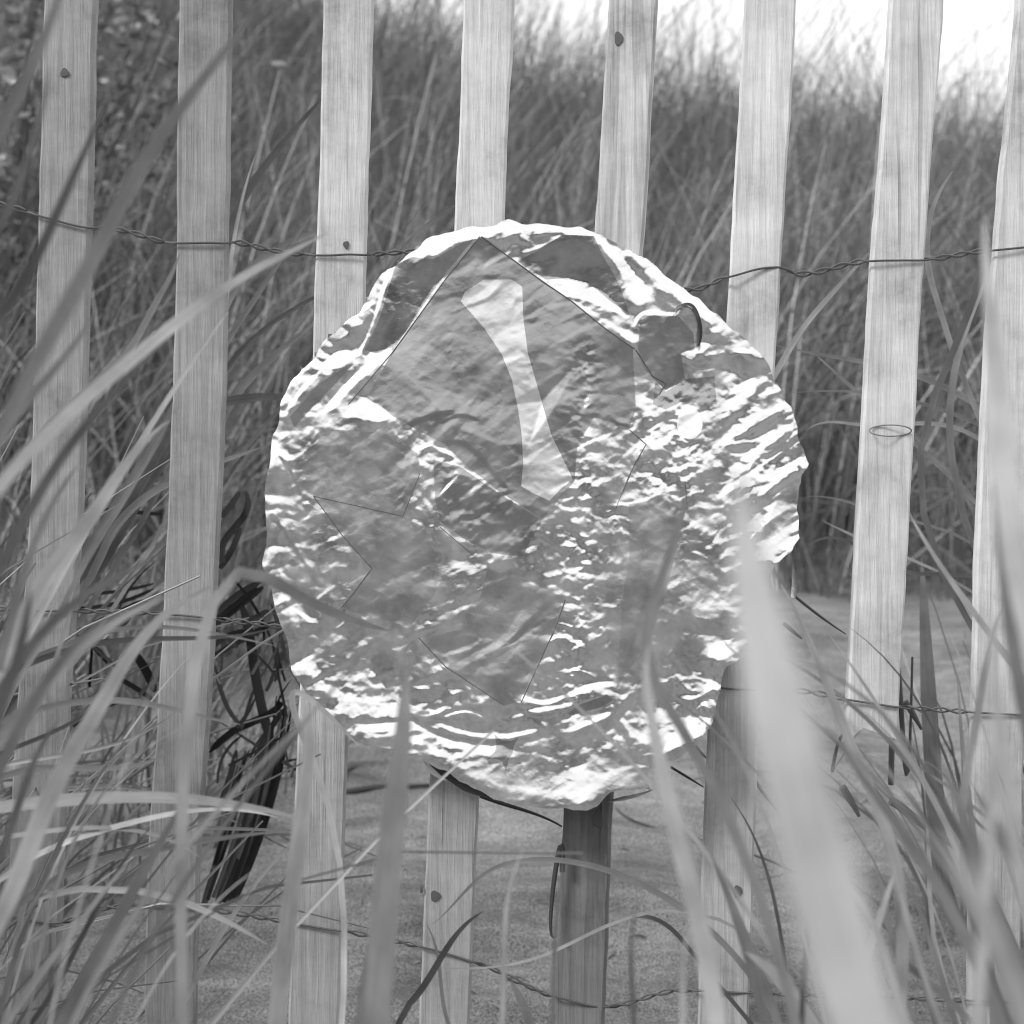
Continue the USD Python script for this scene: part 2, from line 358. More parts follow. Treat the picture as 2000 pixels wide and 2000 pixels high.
def knot(px, py, rx, ry, slat, ring=False):
    """A dark oval knot, a low dome proud of the slat's face."""
    u = np.linspace(0, 2 * np.pi, 20, endpoint=False)
    rr = 1 + 0.12 * np.sin(3 * u + px)
    sf, yaw = slat_at[slat][0], math.radians(SLATS[slat][2])
    tilt = -math.sin(yaw) * (px - float(sf(py))) * PXM
    rings = []
    for k, (s_, o) in enumerate([(1.0, 0.0008), (0.9, -0.0009), (0.4, -0.0010)] if not ring else [(1.0, 0.0008), (0.86, -0.0011), (0.72, 0.0008)]):
        rings.append(at(px + rx * rr * s_ * np.cos(u), py + ry * rr * s_ * np.sin(u), FD + o + tilt - math.sin(yaw) * rx * rr * s_ * np.cos(u) * PXM))
    V = np.vstack(rings); n = 20
    F = []
    for k in range(len(rings) - 1):
        for j in range(n):
            a_, b_ = k * n + j, k * n + (j + 1) % n
            F += [[a_, b_, b_ + n], [a_, b_ + n, a_ + n]]
    if not ring:
        V = np.vstack([V, at(px, py, FD - 0.0010 + tilt)[None]])
        F += [[(len(rings) - 1) * n + j, (len(rings) - 1) * n + (j + 1) % n, len(V) - 1] for j in range(n)]
    obj('knot', (V, np.array(F)), 'knot_wood', slat_prims[slat], smooth=20)
knot(126, 142, 9, 9, 0)
knot(676, 478, 6, 8, 2)
knot(850, 1750, 10, 11, 3)
knot(823, 1738, 3, 7, 3)
knot(1168, 1600, 10, 19, 4)
knot(1441, 1741, 8, 13, 5)
knot(1208, 75, 9, 14, 4)

def wire(ctrl, label, r=0.0008, pitch=0.026):
    """Two strands twisted together between slats, passing one before and one behind each slat."""
    ctrl = np.array(ctrl, float)
    f = PchipInterpolator(ctrl[:, 0], ctrl[:, 1])
    px = np.arange(ctrl[0, 0], ctrl[-1, 0], 5.0); py = f(px)
    hold = np.zeros_like(px)
    for sf, wpx, endpy in slat_at:
        cx = sf(np.clip(py, -160, endpy or 2000))
        d = np.abs(px - cx)
        h = np.clip(1 - (d - wpx * 0.52) / 26, 0, 1)
        hold = np.maximum(hold, h * h * (3 - 2 * h))
    ph = np.cumsum((1 - hold) * 5 * PXM) / pitch * 2 * np.pi
    parts = []
    for s_ in (0, np.pi):
        sgn = -1 if s_ == 0 else 1
        off_d = (1 - hold) * 0.0013 * np.cos(ph + s_) + hold * (-0.0022 if sgn < 0 else 0.0118) + (1 - hold) * 0.004
        off_z = (1 - hold) * 0.0015 * np.sin(ph + s_) + hold * 0.0004 * sgn
        P = at(px, py, FD + off_d); P[:, 2] += off_z
        P[:, 2] += (meshkit.noise(np.stack([px / 40, np.full_like(px, s_), py * 0 + .5], -1), 4) - 0.5) * 0.0014
        parts.append(tube(P, r, 6))
    tag(obj('wire', join(parts), 'rusty_wire', fence, smooth=40), label)
wire([(-150, 370), (0, 398), (60, 415), (175, 444), (225, 447), (340, 474), (450, 473), (540, 490), (615, 497), (720, 496), (800, 492), (1000, 500), (1250, 570), (1360, 565), (1420, 541), (1520, 521), (1560, 536), (1690, 510), (1810, 506), (1900, 492), (2000, 482), (2150, 470)],
     'upper dark twisted wire across the slats')
wire([(-150, 1180), (50, 1190), (345, 1200), (425, 1209), (620, 1235), (900, 1290), (1200, 1330), (1440, 1345), (1560, 1350), (1660, 1366), (1760, 1381), (1840, 1386), (2000, 1395), (2150, 1400)],
     'middle wire, mostly hidden behind the balloon')
wire([(-150, 1770), (30, 1790), (110, 1802), (200, 1774), (290, 1766), (400, 1775), (560, 1800), (775, 1838), (930, 1880), (1080, 1945), (1180, 1966), (1330, 1934), (1500, 1940), (2150, 1960)],
     'lowest wire sagging between the slat feet')
u = np.linspace(0, 2 * np.pi, 60)
lp = at(1739 + 41 * np.cos(u), 841 + 11 * np.sin(u), FD - 0.003 + 0.0025 * np.sin(2 * u))
tag(obj('tie', tube(lp, 0.0005, 6), 'blade_mid', fence, smooth=40), 'thin dry stem looped round the broad right slat')

# ------------------------------------------------------------------ the foil balloon
SC = 2000 / 1932
OUT = [(960,420),(1005,420),(1040,423),(1090,427),(1120,435),(1165,465),(1215,490),(1270,530),(1330,572),(1370,608),(1400,640),(1440,676),(1468,718),(1492,770),(1508,830),(1527,876),(1512,898),(1506,960),(1503,1015),(1488,1042),(1458,1066),(1447,1100),(1440,1160),(1412,1236),(1366,1268),(1350,1330),(1338,1375),(1322,1394),(1285,1425),(1250,1440),(1215,1452),(1225,1485),(1150,1497),(1130,1520),(1080,1529),(1000,1519),(935,1508),(885,1484),(845,1462),(800,1440),(740,1414),(690,1407),(650,1385),(618,1348),(578,1312),(552,1270),(540,1215),(520,1160),(507,1105),(500,1060),(507,1010),(500,960),(502,915),(510,870),(516,830),(526,795),(532,755),(548,722),(572,694),(602,658),(642,620),(682,580),(702,548),(732,510),(772,478),(812,450),(852,432),(905,424)]
OUT = np.array(OUT, float) * SC
def jag(poly, n, amp, seed):
    """Closed outline resampled with small crinkles."""
    p = np.vstack([poly, poly[:1]]); L = np.r_[0, np.cumsum(np.linalg.norm(np.diff(p, axis=0), axis=1))]
    q = np.linspace(0, L[-1], n, endpoint=False)
    r = np.stack([np.interp(q, L, p[:, k]) for k in (0, 1)], 1)
    c = r.mean(0); d = r - c; d /= np.linalg.norm(d, axis=1, keepdims=True)
    th = np.linspace(0, 2 * np.pi, n, endpoint=False)
    pp = np.stack([np.cos(th), np.sin(th), 0 * th], -1)
    return r + d * ((meshkit.noise(pp * 14, seed) - 0.5) * amp + (meshkit.noise(pp * 40, seed + 1) - 0.5) * amp * 0.6)[:, None]
OUT = jag(OUT, 420, 10.0, 2)
outline = shapely.Polygon(OUT)

GS = 2.0
U0, U1, V0, V1 = 470.0, 1620.0, 400.0, 1620.0
gu, gv = np.arange(U0, U1, GS), np.arange(V0, V1, GS)
GU, GV = np.meshgrid(gu, gv)                   # rows: v
shp = GU.shape
def nz(su, sv, seed, rot=0.0, warp=0.0):
    a_ = math.radians(rot); c, s_ = math.cos(a_), math.sin(a_)
    x = GU * c + GV * s_; y = -GU * s_ + GV * c
    if warp:
        w1 = meshkit.noise(np.stack([GU / 70, GV / 70, GU * 0 + seed], -1), 91) - 0.5
        w2 = meshkit.noise(np.stack([GU / 70, GV / 70, GU * 0 + seed + 5], -1), 92) - 0.5
        x = x + warp * w1; y = y + warp * w2
    return meshkit.noise(np.stack([x / su, y / sv, np.full_like(x, seed * 1.37)], -1), int(seed * 10)) - 0.5
def ridge(su, sv, seed, rot=0.0, warp=30.0):
    return np.abs(nz(su, sv, seed, rot, warp)) * 2
def facet(su, sv, seed, rot=0.0, warp=0.0, soft=0.35):
    """Crumpled film: flat triangular facets between scattered points at random heights, with crisp creases."""
    from scipy.spatial import Delaunay
    from scipy.interpolate import LinearNDInterpolator
    r = np.random.default_rng(int(seed * 100))
    a_ = math.radians(rot); c, s_ = math.cos(a_), math.sin(a_)
    x, y = (GU - 1010) * c + (GV - 980) * s_, -(GU - 1010) * s_ + (GV - 980) * c
    if warp:
        x = x + warp * (meshkit.noise(np.stack([GU / 90, GV / 90, GU * 0 + seed], -1), 93) - .5); y = y + warp * (meshkit.noise(np.stack([GU / 90, GV / 90, GU * 0 + seed + 4], -1), 94) - .5)
    x, y = x / su, y / sv
    gx_, gy_ = np.meshgrid(np.arange(x.min() - 2, x.max() + 3), np.arange(y.min() - 2, y.max() + 3))
    p = np.stack([gx_.ravel(), gy_.ravel()], 1) + r.uniform(-.48, .48, (gx_.size, 2))
    z = LinearNDInterpolator(Delaunay(p), r.normal(0, 1, len(p)))(np.stack([x, y], -1))
    return gaussian_filter(np.nan_to_num(z), soft)
def sst(x): x = np.clip(x, 0, 1); return x * x * (3 - 2 * x)

cx0, cy0 = OUT.mean(0)
ang = np.arctan2(GV - cy0, GU - cx0)
_a = np.arctan2(OUT[:, 1] - cy0, OUT[:, 0] - cx0); _r = np.hypot(OUT[:, 0] - cx0, OUT[:, 1] - cy0); o_ = np.argsort(_a)
Rb = np.interp(ang, _a[o_], _r[o_], period=2 * np.pi)
rad = np.hypot(GU - cx0, GV - cy0); rn = rad / Rb
inside = shapely.contains_xy(outline, GU.ravel(), GV.ravel()).reshape(shp)

# crinkle heights (px), by region
col = np.exp(-((GU - 1128 + 0.03 * (GV - 1000)) / 34) ** 2) * sst((GV - 640) / 60) * sst((1440 - GV) / 60)
bot = sst((rn - 0.70) / 0.1) * sst((GV - cy0 - 230) / 120) * sst((1250 - np.abs(GU - 1010) * 2.3) / 200)
pleat = sst((GU - 1395) / 40) * sst((GV - 715) / 40) * sst((1120 - GV) / 40)
crush = np.exp(-(((GU - 1315) / 80) ** 2 + ((GV - 885) / 105) ** 2) ** 1.5)
lowr = sst((GU - 1270) / 60) * sst((GV - 1180) / 80)
midc = np.exp(-(((GU - 900) / 130) ** 2 + ((GV - 960) / 150) ** 2))
leftl = np.exp(-(((GU - 690) / 110) ** 2 + ((GV - 1370) / 70) ** 2))
rim = sst((rn - 0.87) / 0.10)
H = np.zeros(shp)
inked = np.zeros(shp)                                   # printed areas are stiffer: less fine crinkle
for p_ in ([(937,462),(1060,548),(1236,680),(1242,800),(1128,870),(1122,940),(1060,1014),(900,905),(720,770),(765,690),(870,545)], [(585,905),(640,838),(745,845),(820,920),(787,1007),(612,968)],
           [(612,970),(786,1009),(858,1110),(800,1225),(668,1185),(725,1112)], [(952,1110),(1100,1165),(985,1378),(818,1246),(935,1180)], [(1228,985),(1338,1000),(1290,1200),(1205,1345)]):
    inked = np.maximum(inked, shapely.contains_xy(shapely.Polygon(p_), GU.ravel(), GV.ravel()).reshape(shp).astype(float))
inked = gaussian_filter(inked, 3)
H += 2.0 * facet(90, 74, 1.1, 20) + (1 - .62 * inked) * (0.75 * facet(38, 30, 2.3, -15) + 0.62 * facet(19, 15, 3.1, 30) + 0.36 * facet(10, 9, 3.7))
H += (0.5 + nz(160, 160, 8.8)) * 0.8 * facet(56, 15, 4.2, rot=-28, warp=30)
H += col * (1.3 * facet(34, 15, 5.7, warp=30, rot=25) + 1.0 * facet(16, 11, 5.9) + 0.5 * facet(8, 7, 5.3) - 4.5 * np.exp(-((GU - 1128 + 0.03 * (GV - 1000)) / 17) ** 2))
H += bot * (1.7 * facet(120, 26, 6.1, rot=-4, warp=90) + 0.9 * facet(40, 14, 6.8, rot=-8, warp=40) + 0.55 * facet(15, 11, 7.2) + 0.3 * facet(8, 7, 7.6))
H += pleat * (3.4 * facet(130, 24, 8.3, rot=-36, warp=20) + 1.4 * facet(46, 13, 8.9, rot=-30) + 0.6 * facet(14, 10, 9.3) + 0.3 * facet(8, 7, 9.7))
H += crush * (1.7 * facet(28, 24, 10.1) + 1.3 * facet(15, 13, 10.9) + 0.7 * facet(8, 7, 11.3))
H += lowr * (1.8 * facet(64, 44, 12.1, rot=-50) + 0.6 * facet(22, 18, 12.7))
H += midc * (1.6 * facet(80, 24, 13.1, rot=-40) + 0.8 * facet(28, 14, 13.9, rot=-35))
H += leftl * (2.2 * facet(48, 40, 14.3) + 0.8 * facet(20, 16, 14.9))
H += rim * 5.0 * np.abs(meshkit.noise(np.stack([np.cos(ang) * 5, np.sin(ang) * 5, rn * 2 + 9], -1), 37) - 0.5) * 2 * 2.0
H += rim * 5.0 * np.abs(meshkit.noise(np.stack([np.cos(ang) * 16, np.sin(ang) * 16, rn * 3], -1), 31) - 0.5) * 2
gu_, gv_ = np.gradient(H, GS, axis=1), np.gradient(H, GS, axis=0)
NX, NY = -gu_, gv_
# broad shape: slack dome with a soft fall to the welded rim
er = (GU - cx0) / np.maximum(rad, 1), -(GV - cy0) / np.maximum(rad, 1)
dome_s = 0.05 * rn + 0.02 * rim + 0.06 * sst((rn - 0.972) / 0.028) - 0.14 * np.exp(-((rn - 0.945) / 0.012) ** 2)
NY += 0.095 + 0.23 * (GV - 1000) / 1000 + 0.08 * sst((GV - cy0 - 300) / 150)
flap = sst((GV - 1450) / 40)
NX *= 1 - .55 * flap; NY *= 1 - .55 * flap
NY += 0.16 * sst((GU - 1160) / 160) * sst((1560 - GV) / 200) * sst((GV - 700) / 100) + 0.08 * flap + 0.09 * np.exp(-((GU - 1130) / 60) ** 2)
NY += -0.06 * sst((860 - GU) / 160) * sst((GV - 820) / 80) * sst((1300 - GV) / 80) + 0.07 * sst((GU - 1290) / 60) * sst((GV - 960) / 60) * sst((1420 - GV) / 80)
NX += er[0] * dome_s; NY += er[1] * dome_s

def blend(w, n, keep=0.12):
    global NX, NY
    NX = NX * (1 - w * (1 - keep)) + n[0] * w; NY = NY * (1 - w * (1 - keep)) + n[1] * w
def patch(poly, n, soft=1.4, keep=0.5):
    p = shapely.Polygon(poly)
    x0, y0, x1, y1 = p.bounds
    m = (GU > x0 - 3) & (GU < x1 + 3) & (GV > y0 - 3) & (GV < y1 + 3)
    w = np.zeros(shp); w[m] = shapely.contains_xy(p, GU[m], GV[m])
    blend(np.clip(gaussian_filter(w, soft / GS) , 0, 1), n, keep)
def stroke(line, wd, n, soft=2.0, keep=0.45):
    ls = np.array(line, float)
    if len(ls) > 2: ls = smooth_path(ls, 6 * len(ls))
    L = shapely.LineString(ls)
    x0, y0, x1, y1 = L.bounds; e = wd + 6
    m = (GU > x0 - e) & (GU < x1 + e) & (GV > y0 - e) & (GV < y1 + e)
    d = shapely.distance(shapely.points(GU[m], GV[m]), L)
    w = np.zeros(shp); w[m] = sst((wd / 2 + soft - d) / (2 * soft))
    blend(w, n, keep)
WH, W2, BR, DK, DD = (-0.05, 0.6), (-0.32, 0.45), (0.03, 0.24), (0.0, -0.34), (0.12, -0.55)
WR, BRR = (0.4, 0.45), (0.25, 0.16)
# upper left rim folds
patch([(775,515),(805,500),(845,505),(900,475),(932,465),(870,540),(840,570),(770,680),(735,690),(708,684),(740,620),(760,560)], DK)
stroke([(850,500),(835,545),(800,560)], 6, DD)
patch([(835,477),(850,460),(890,445),(927,440),(897,465),(866,490),(845,503),(836,490)], WH)
patch([(977,434),(1010,437),(1004,455),(983,470)], WH)
patch([(810,490),(824,490),(822,505),(812,515)], WH)
stroke([(800,487),(752,530),(722,580)], 11, BR)
stroke([(757,536),(738,600),(720,650),(701,692)], 7, W2)
stroke([(770,610),(742,655),(715,692)], 6, DD)
stroke([(865,545),(830,590),(775,672),(730,690)], 7, BR)
stroke([(755,690),(700,735),(645,795)], 15, W2, keep=0.4)
stroke([(725,592),(695,612),(640,655),(605,710)], 9, W2)
patch([(622,718),(650,690),(680,680),(692,698),(660,720)], WH)
patch([(640,690),(690,642),(714,626),(712,660),(690,686),(664,678)], DK)
stroke([(622,728),(590,762),(556,810)], 7, WH)
patch([(566,812),(622,748),(668,718),(690,708),(645,760),(604,800),(575,835)], DK)
stroke([(590,722),(562,752),(548,788)], 10, W2)
patch([(705,772),(770,812),(742,826),(684,810)], WH, keep=0.4)
patch([(520,872),(532,855),(541,864),(541,885),(528,902)], WH)
stroke([(526,902),(513,965)], 6, WH); stroke([(513,990),(527,1020),(529,1050),(520,1105)], 6, WH)
stroke([(520,1105),(536,1180),(560,1245)], 6, BR); patch([(552,1250),(562,1258),(564,1280),(554,1276)], WH)
stroke([(532,1005),(575,1070),(622,1142)], 8, DK); stroke([(560,1030),(600,1100)], 4, BR)
stroke([(545,890),(575,935),(585,965)], 5, DD)
# centre left crumples
stroke([(850,873),(872,882),(888,897),(876,908),(862,896)], 6, WH); stroke([(895,920),(920,928)], 9, WH); stroke([(925,935),(945,930)], 6, WH)
stroke([(820,875),(838,868)], 6, WH)
stroke([(800,830),(850,812),(880,806)], 9, DD); stroke([(865,825),(900,812),(930,820)], 6, DK); stroke([(862,868),(905,868),(945,900),(985,950)], 9, DK)
stroke([(820,965),(845,1000),(862,1030),(900,1055),(925,1052)], 9, BR); stroke([(815,1000),(842,1040),(855,1060)], 8, DK)
patch([(857,1040),(868,1040),(880,1085),(905,1100),(872,1120),(866,1170),(855,1160)], BR); patch([(905,1105),(945,1100),(960,1112),(910,1125)], BR)
# top
stroke([(1040,446),(1100,444),(1155,454)], 9, W2); stroke([(1045,461),(1100,456)], 6, DK); stroke([(1022,492),(1060,480),(1094,462)], 7, BR)
stroke([(1000,470),(1030,478)], 8, DK)
patch([(1045,490),(1100,457),(1160,460),(1180,500),(1232,610),(1220,620),(1195,590),(1150,553),(1110,543),(1062,540)], DK)
stroke([(1175,480),(1205,545),(1235,612)], 8, DD)
patch([(1165,466),(1180,470),(1215,500),(1262,560),(1266,585),(1245,602),(1230,580),(1210,530)], (0.1, 0.7))
stroke([(1232,507),(1272,560),(1300,607)], 13, DK); stroke([(1186,464),(1216,487)], 7, DK)
stroke([(1275,525),(1340,580),(1405,635)], 22, BRR, keep=0.5)
patch([(1118,578),(1160,560),(1182,575),(1228,622),(1190,604),(1140,584)], WH, keep=0.5); stroke([(1085,563),(1112,575)], 8, WH)
stroke([(1118,590),(1175,622),(1240,668)], 7, BR); patch([(1205,640),(1225,645),(1247,663),(1236,674)], WH, keep=0.5)
patch([(1250,628),(1275,613),(1325,615),(1356,650),(1358,680),(1330,690),(1338,740),(1300,765),(1262,722),(1246,668)], DK, keep=0.9)
stroke([(1240,634),(1262,610),(1285,612),(1320,612)], 6, W2)
patch([(1384,640),(1402,638),(1406,648),(1392,652)], WH); patch([(1356,688),(1370,665),(1388,672),(1372,690)], WH); patch([(1434,684),(1450,678),(1466,688),(1446,692)], WH); patch([(1384,694),(1398,684),(1397,692)], WH)
stroke([(1335,700),(1370,716),(1412,694)], 9, DD); patch([(1415,694),(1470,690),(1484,712),(1450,738),(1425,720)], DK)
# right pleats
patch([(1408,840),(1440,795),(1470,765),(1500,724),(1478,770),(1440,810)], WR); patch([(1425,845),(1462,812),(1490,785),(1528,768),(1510,800),(1475,830)], WR)
stroke([(1420,830),(1470,780),(1505,735)], 9, DK); stroke([(1470,840),(1520,808)], 9, DK); stroke([(1410,868),(1460,862),(1520,850)], 7, WR); stroke([(1430,888),(1500,880),(1530,868)], 6, WR)
patch([(1560,927),(1546,1050),(1508,1098),(1480,1080),(1506,1000),(1530,955)], WR, keep=0.3); patch([(1556,900),(1568,895),(1578,905),(1568,918)], WR)
stroke([(1470,992),(1512,955),(1555,925)], 12, DK); patch([(1470,965),(1480,930),(1520,925),(1490,955)], WR)
patch([(1496,1070),(1550,1010),(1545,1050),(1508,1100)], WR)
# right middle
stroke([(1248,690),(1252,770),(1258,850)], 14, DK); stroke([(1300,845),(1280,900)], 7, BR)
stroke([(1405,660),(1400,800),(1402,960)], 12, DK, keep=0.5)
for k in range(9):
    stroke([(1180 + 16 * k, 1340 - 6 * k), (1225 + 15 * k, 1190), (1265 + 14 * k, 1040)], 5, BR if k % 2 else DK, soft=4, keep=0.5)
patch([(1290,1060),(1400,1000),(1425,1100),(1420,1220),(1380,1270),(1280,1330),(1285,1180)], BR, soft=14, keep=0.7)
stroke([(1352,1172),(1380,1203),(1402,1206),(1440,1190)], 7, BR); patch([(1350,1205),(1400,1216),(1415,1215),(1412,1240),(1375,1238)], DK)
# bottom folds
stroke([(1110,1360),(1150,1342),(1192,1336)], 10, WH); patch([(1108,1395),(1125,1378),(1185,1356),(1198,1368),(1180,1380),(1120,1395)], DK)
stroke([(1112,1428),(1150,1412),(1188,1395)], 10, WH); patch([(1102,1450),(1140,1420),(1190,1400),(1232,1352),(1244,1362),(1212,1408),(1170,1440),(1125,1456)], DK)
patch([(1215,1410),(1245,1368),(1268,1400),(1258,1440),(1235,1445)], WR, keep=0.5)
patch([(1272,1362),(1330,1370),(1372,1425),(1345,1440),(1300,1465),(1290,1420)], WH, keep=0.6)
stroke([(1290,1470),(1330,1452),(1372,1428)], 9, W2)
patch([(1112,1480),(1216,1440),(1270,1538),(1192,1545),(1125,1578)], BR, keep=0.5); patch([(1115,1500),(1145,1490),(1150,1560),(1125,1575)], WH, keep=0.5)
stroke([(810,1392),(860,1416),(940,1436),(1040,1428)], 9, W2); stroke([(800,1398),(870,1436),(960,1449),(1045,1442)], 9, DK)
stroke([(815,1420),(880,1450),(970,1476)], 9, W2); stroke([(1000,1400),(1060,1385),(1110,1380)], 9, W2); stroke([(1010,1450),(1080,1455),(1150,1440)], 12, BR)
patch([(850,1392),(900,1380),(990,1375),(985,1425),(930,1432),(870,1415)], DK, keep=0.9)
stroke([(870,1400),(900,1390),(945,1402)], 6, WH); stroke([(838,1385),(852,1392),(866,1382)], 6, WH); patch([(806,1340),(830,1336),(845,1348),(815,1346)], WH)
stroke([(1020,1360),(1060,1372),(1100,1360)], 8, WH); stroke([(1020,1340),(1045,1345)], 8, DK); stroke([(1015,1385),(1040,1396),(1080,1394)], 8, DD)
patch([(645,1310),(720,1305),(780,1340),(785,1420),(700,1430),(660,1380)], BR, keep=0.8)
stroke([(640,1385),(675,1420),(715,1452),(762,1461)], 8, W2); stroke([(635,1398),(670,1432),(712,1462)], 7, DD)
patch([(840,1470),(960,1500),(1095,1510),(1100,1580),(960,1565),(890,1510)], (0.0, 0.16), soft=6, keep=0.6)

# integrate the slopes to a real relief
wm = gaussian_filter(inside.astype(float), 1.5)
gx, gy = -NX * wm, NY * wm
def grad_solve(gx, gy, lam):
    # least squares height whose forward differences match gx, gy, with a weak pull to zero
    dx = np.zeros(shp); dy = np.zeros(shp)
    fx, fy = gx * GS, gy * GS
    ex = 0.5 * (fx[:, 1:] + fx[:, :-1]); ey = 0.5 * (fy[1:] + fy[:-1])
    dx[:, :-1] += ex; dx[:, 1:] -= ex; dy[:-1] += ey; dy[1:] -= ey
    b = -(dx + dy)                                           # = -L h convention below
    n0, n1 = shp
    k0 = 2 - 2 * np.cos(np.pi * np.arange(n0) / n0); k1 = 2 - 2 * np.cos(np.pi * np.arange(n1) / n1)
    den = k0[:, None] + k1[None] + lam
    return idctn(dctn(b, type=2, norm='ortho') / den * -1 * -1, type=2, norm='ortho')
h = grad_solve(gx, gy, (GS / 160.0) ** 2)
if np.sum(np.gradient(h, GS, axis=1) * gx) < 0: h = -h
h = h - np.percentile(h[inside], 30)
h = np.clip(h, -32, 60)
D0 = 0.776
def film_depth(hh): return D0 - hh * PXM
def h_at(u_, v_): return map_coordinates(h, [(np.asarray(v_) - V0) / GS, (np.asarray(u_) - U0) / GS], order=1, mode='nearest')

PANELS = [  # name, material, polygon
    ('printed_band', 'ink_pale', [(900,588),(908,570),(945,546),(1000,546),(1020,560),(1022,620),(1031,690),(1051,760),(1077,850),(1119,936),(1095,955),(1073,978),(1045,965),(1018,950),(1022,905),(1019,850),(1012,800),(1000,742),(980,692),(945,640)]),
    ('printed_panel', 'ink_grey', [(937,462),(1060,548),(1115,587),(1180,640),(1236,680),(1242,800),(1229,836),(1160,815),(1128,870),(1122,940),(1060,1014),(975,960),(905,905),(870,868),(800,832),(766,812),(720,770),(765,690),(830,600),(870,545)]),
    ('printed_panel', 'ink_mid', [(585,905),(640,838),(745,845),(815,885),(822,920),(787,1007),(612,968)]),
    ('printed_panel', 'ink_mid', [(612,970),(786,1009),(830,1030),(858,1110),(850,1160),(800,1225),(690,1195),(668,1185),(725,1112)]),
    ('printed_panel', 'ink_mid', [(952,1110),(1020,1135),(1100,1165),(1080,1240),(1015,1368),(985,1378),(870,1302),(818,1246),(900,1230),(935,1180)]),
    ('printed_panel', 'ink_grey', [(846,898),(900,912),(972,962),(1058,1016),(1020,1088),(960,1080),(905,1052),(862,1020),(850,980)]),
    ('printed_panel', 'ink_mid', [(1228,985),(1300,972),(1338,1000),(1320,1080),(1290,1200),(1240,1290),(1205,1345),(1215,1180),(1230,1080)]),
    ('printed_panel', 'ink_dark', [(1258,724),(1300,765),(1345,740),(1395,735),(1400,790),(1330,785),(1300,800),(1275,790),(1280,745)]),
    ('printed_border', 'ink_dark', [(772,517),(805,502),(846,506),(900,476),(926,466),(866,540),(829,592),(768,684),(735,690),(712,684),(742,620),(760,560)]),
    ('printed_border', 'ink_dark', [(1045,492),(1100,458),(1160,461),(1178,500),(1212,560),(1228,612),(1195,590),(1150,553),(1110,543),(1066,546),(1010,510)]),
    ('printed_border', 'ink_grey', [(1250,632),(1275,616),(1325,617),(1354,650),(1357,680),(1330,690),(1338,738),(1300,762),(1258,722),(1246,682)]),
    ('printed_border', 'ink_grey', [(566,814),(622,750),(668,720),(690,712),(645,760),(606,800),(575,835)]),
    ('printed_border', 'ink_grey', [(1108,1396),(1125,1379),(1185,1357),(1198,1367),(1180,1380),(1120,1396)]),
    ('printed_disc', 'white_print', [(1347 + 25 * math.cos(t), 827 + 31 * math.sin(t)) for t in np.linspace(0, 2 * math.pi, 40, endpoint=False)]),
    ('printed_star', 'ink_dark', [(965,1432),(978,1446),(998,1447),(1013,1440),(1003,1458),(1001,1472),(994,1482),(988,1508),(980,1486),(968,1482),(950,1484),(966,1468),(970,1455)]),
]
# grid vertices move on to the print edges and the outline, so that both are clean
PU, PV = GU.copy().ravel(), GV.copy().ravel()
tri_keep = None
rings = [outline.exterior] + [shapely.Polygon(p).exterior for _, _, p in PANELS]
pts = shapely.points(PU, PV)
for r_ in reversed(rings):
    x0, y0, x1, y1 = r_.bounds
    m = np.where((PU > x0 - 3) & (PU < x1 + 3) & (PV > y0 - 3) & (PV < y1 + 3))[0]
    P_ = shapely.points(PU[m], PV[m])
    d = shapely.distance(P_, r_)
    m, P_ = m[d < 0.62 * GS], P_[d < 0.62 * GS]
    c = shapely.get_coordinates(shapely.line_interpolate_point(r_, shapely.line_locate_point(r_, P_)))
    PU[m], PV[m] = c[:, 0], c[:, 1]
HV = h_at(PU, PV)
PTS = at(PU, PV, film_depth(HV))
nr, nc = shp
i, j = np.meshgrid(np.arange(nr - 1), np.arange(nc - 1), indexing='ij')
a = i * nc + j
q = np.stack([a, a + nc, a + nc + 1, a + 1], -1).reshape(-1, 4)
flip = (np.indices((nr - 1, nc - 1)).sum(0).ravel() % 2).astype(bool)
TR = np.vstack([q[~flip][:, [0, 1, 2]], q[~flip][:, [0, 2, 3]], q[flip][:, [0, 1, 3]], q[flip][:, [1, 2, 3]]])
cu, cv = PU[TR].mean(1), PV[TR].mean(1)
ins = shapely.contains_xy(outline, cu, cv)
TR, cu, cv = TR[ins], cu[ins], cv[ins]
fn = np.cross(PTS[TR[:, 1]] - PTS[TR[:, 0]], PTS[TR[:, 2]] - PTS[TR[:, 0]])
if np.median(fn[:, 1]) > 0: TR = TR[:, ::-1]; fn = -fn
VN = np.zeros_like(PTS)
for k in range(3): np.add.at(VN, TR[:, k], fn)
VN /= np.linalg.norm(VN, axis=1, keepdims=True) + 1e-20

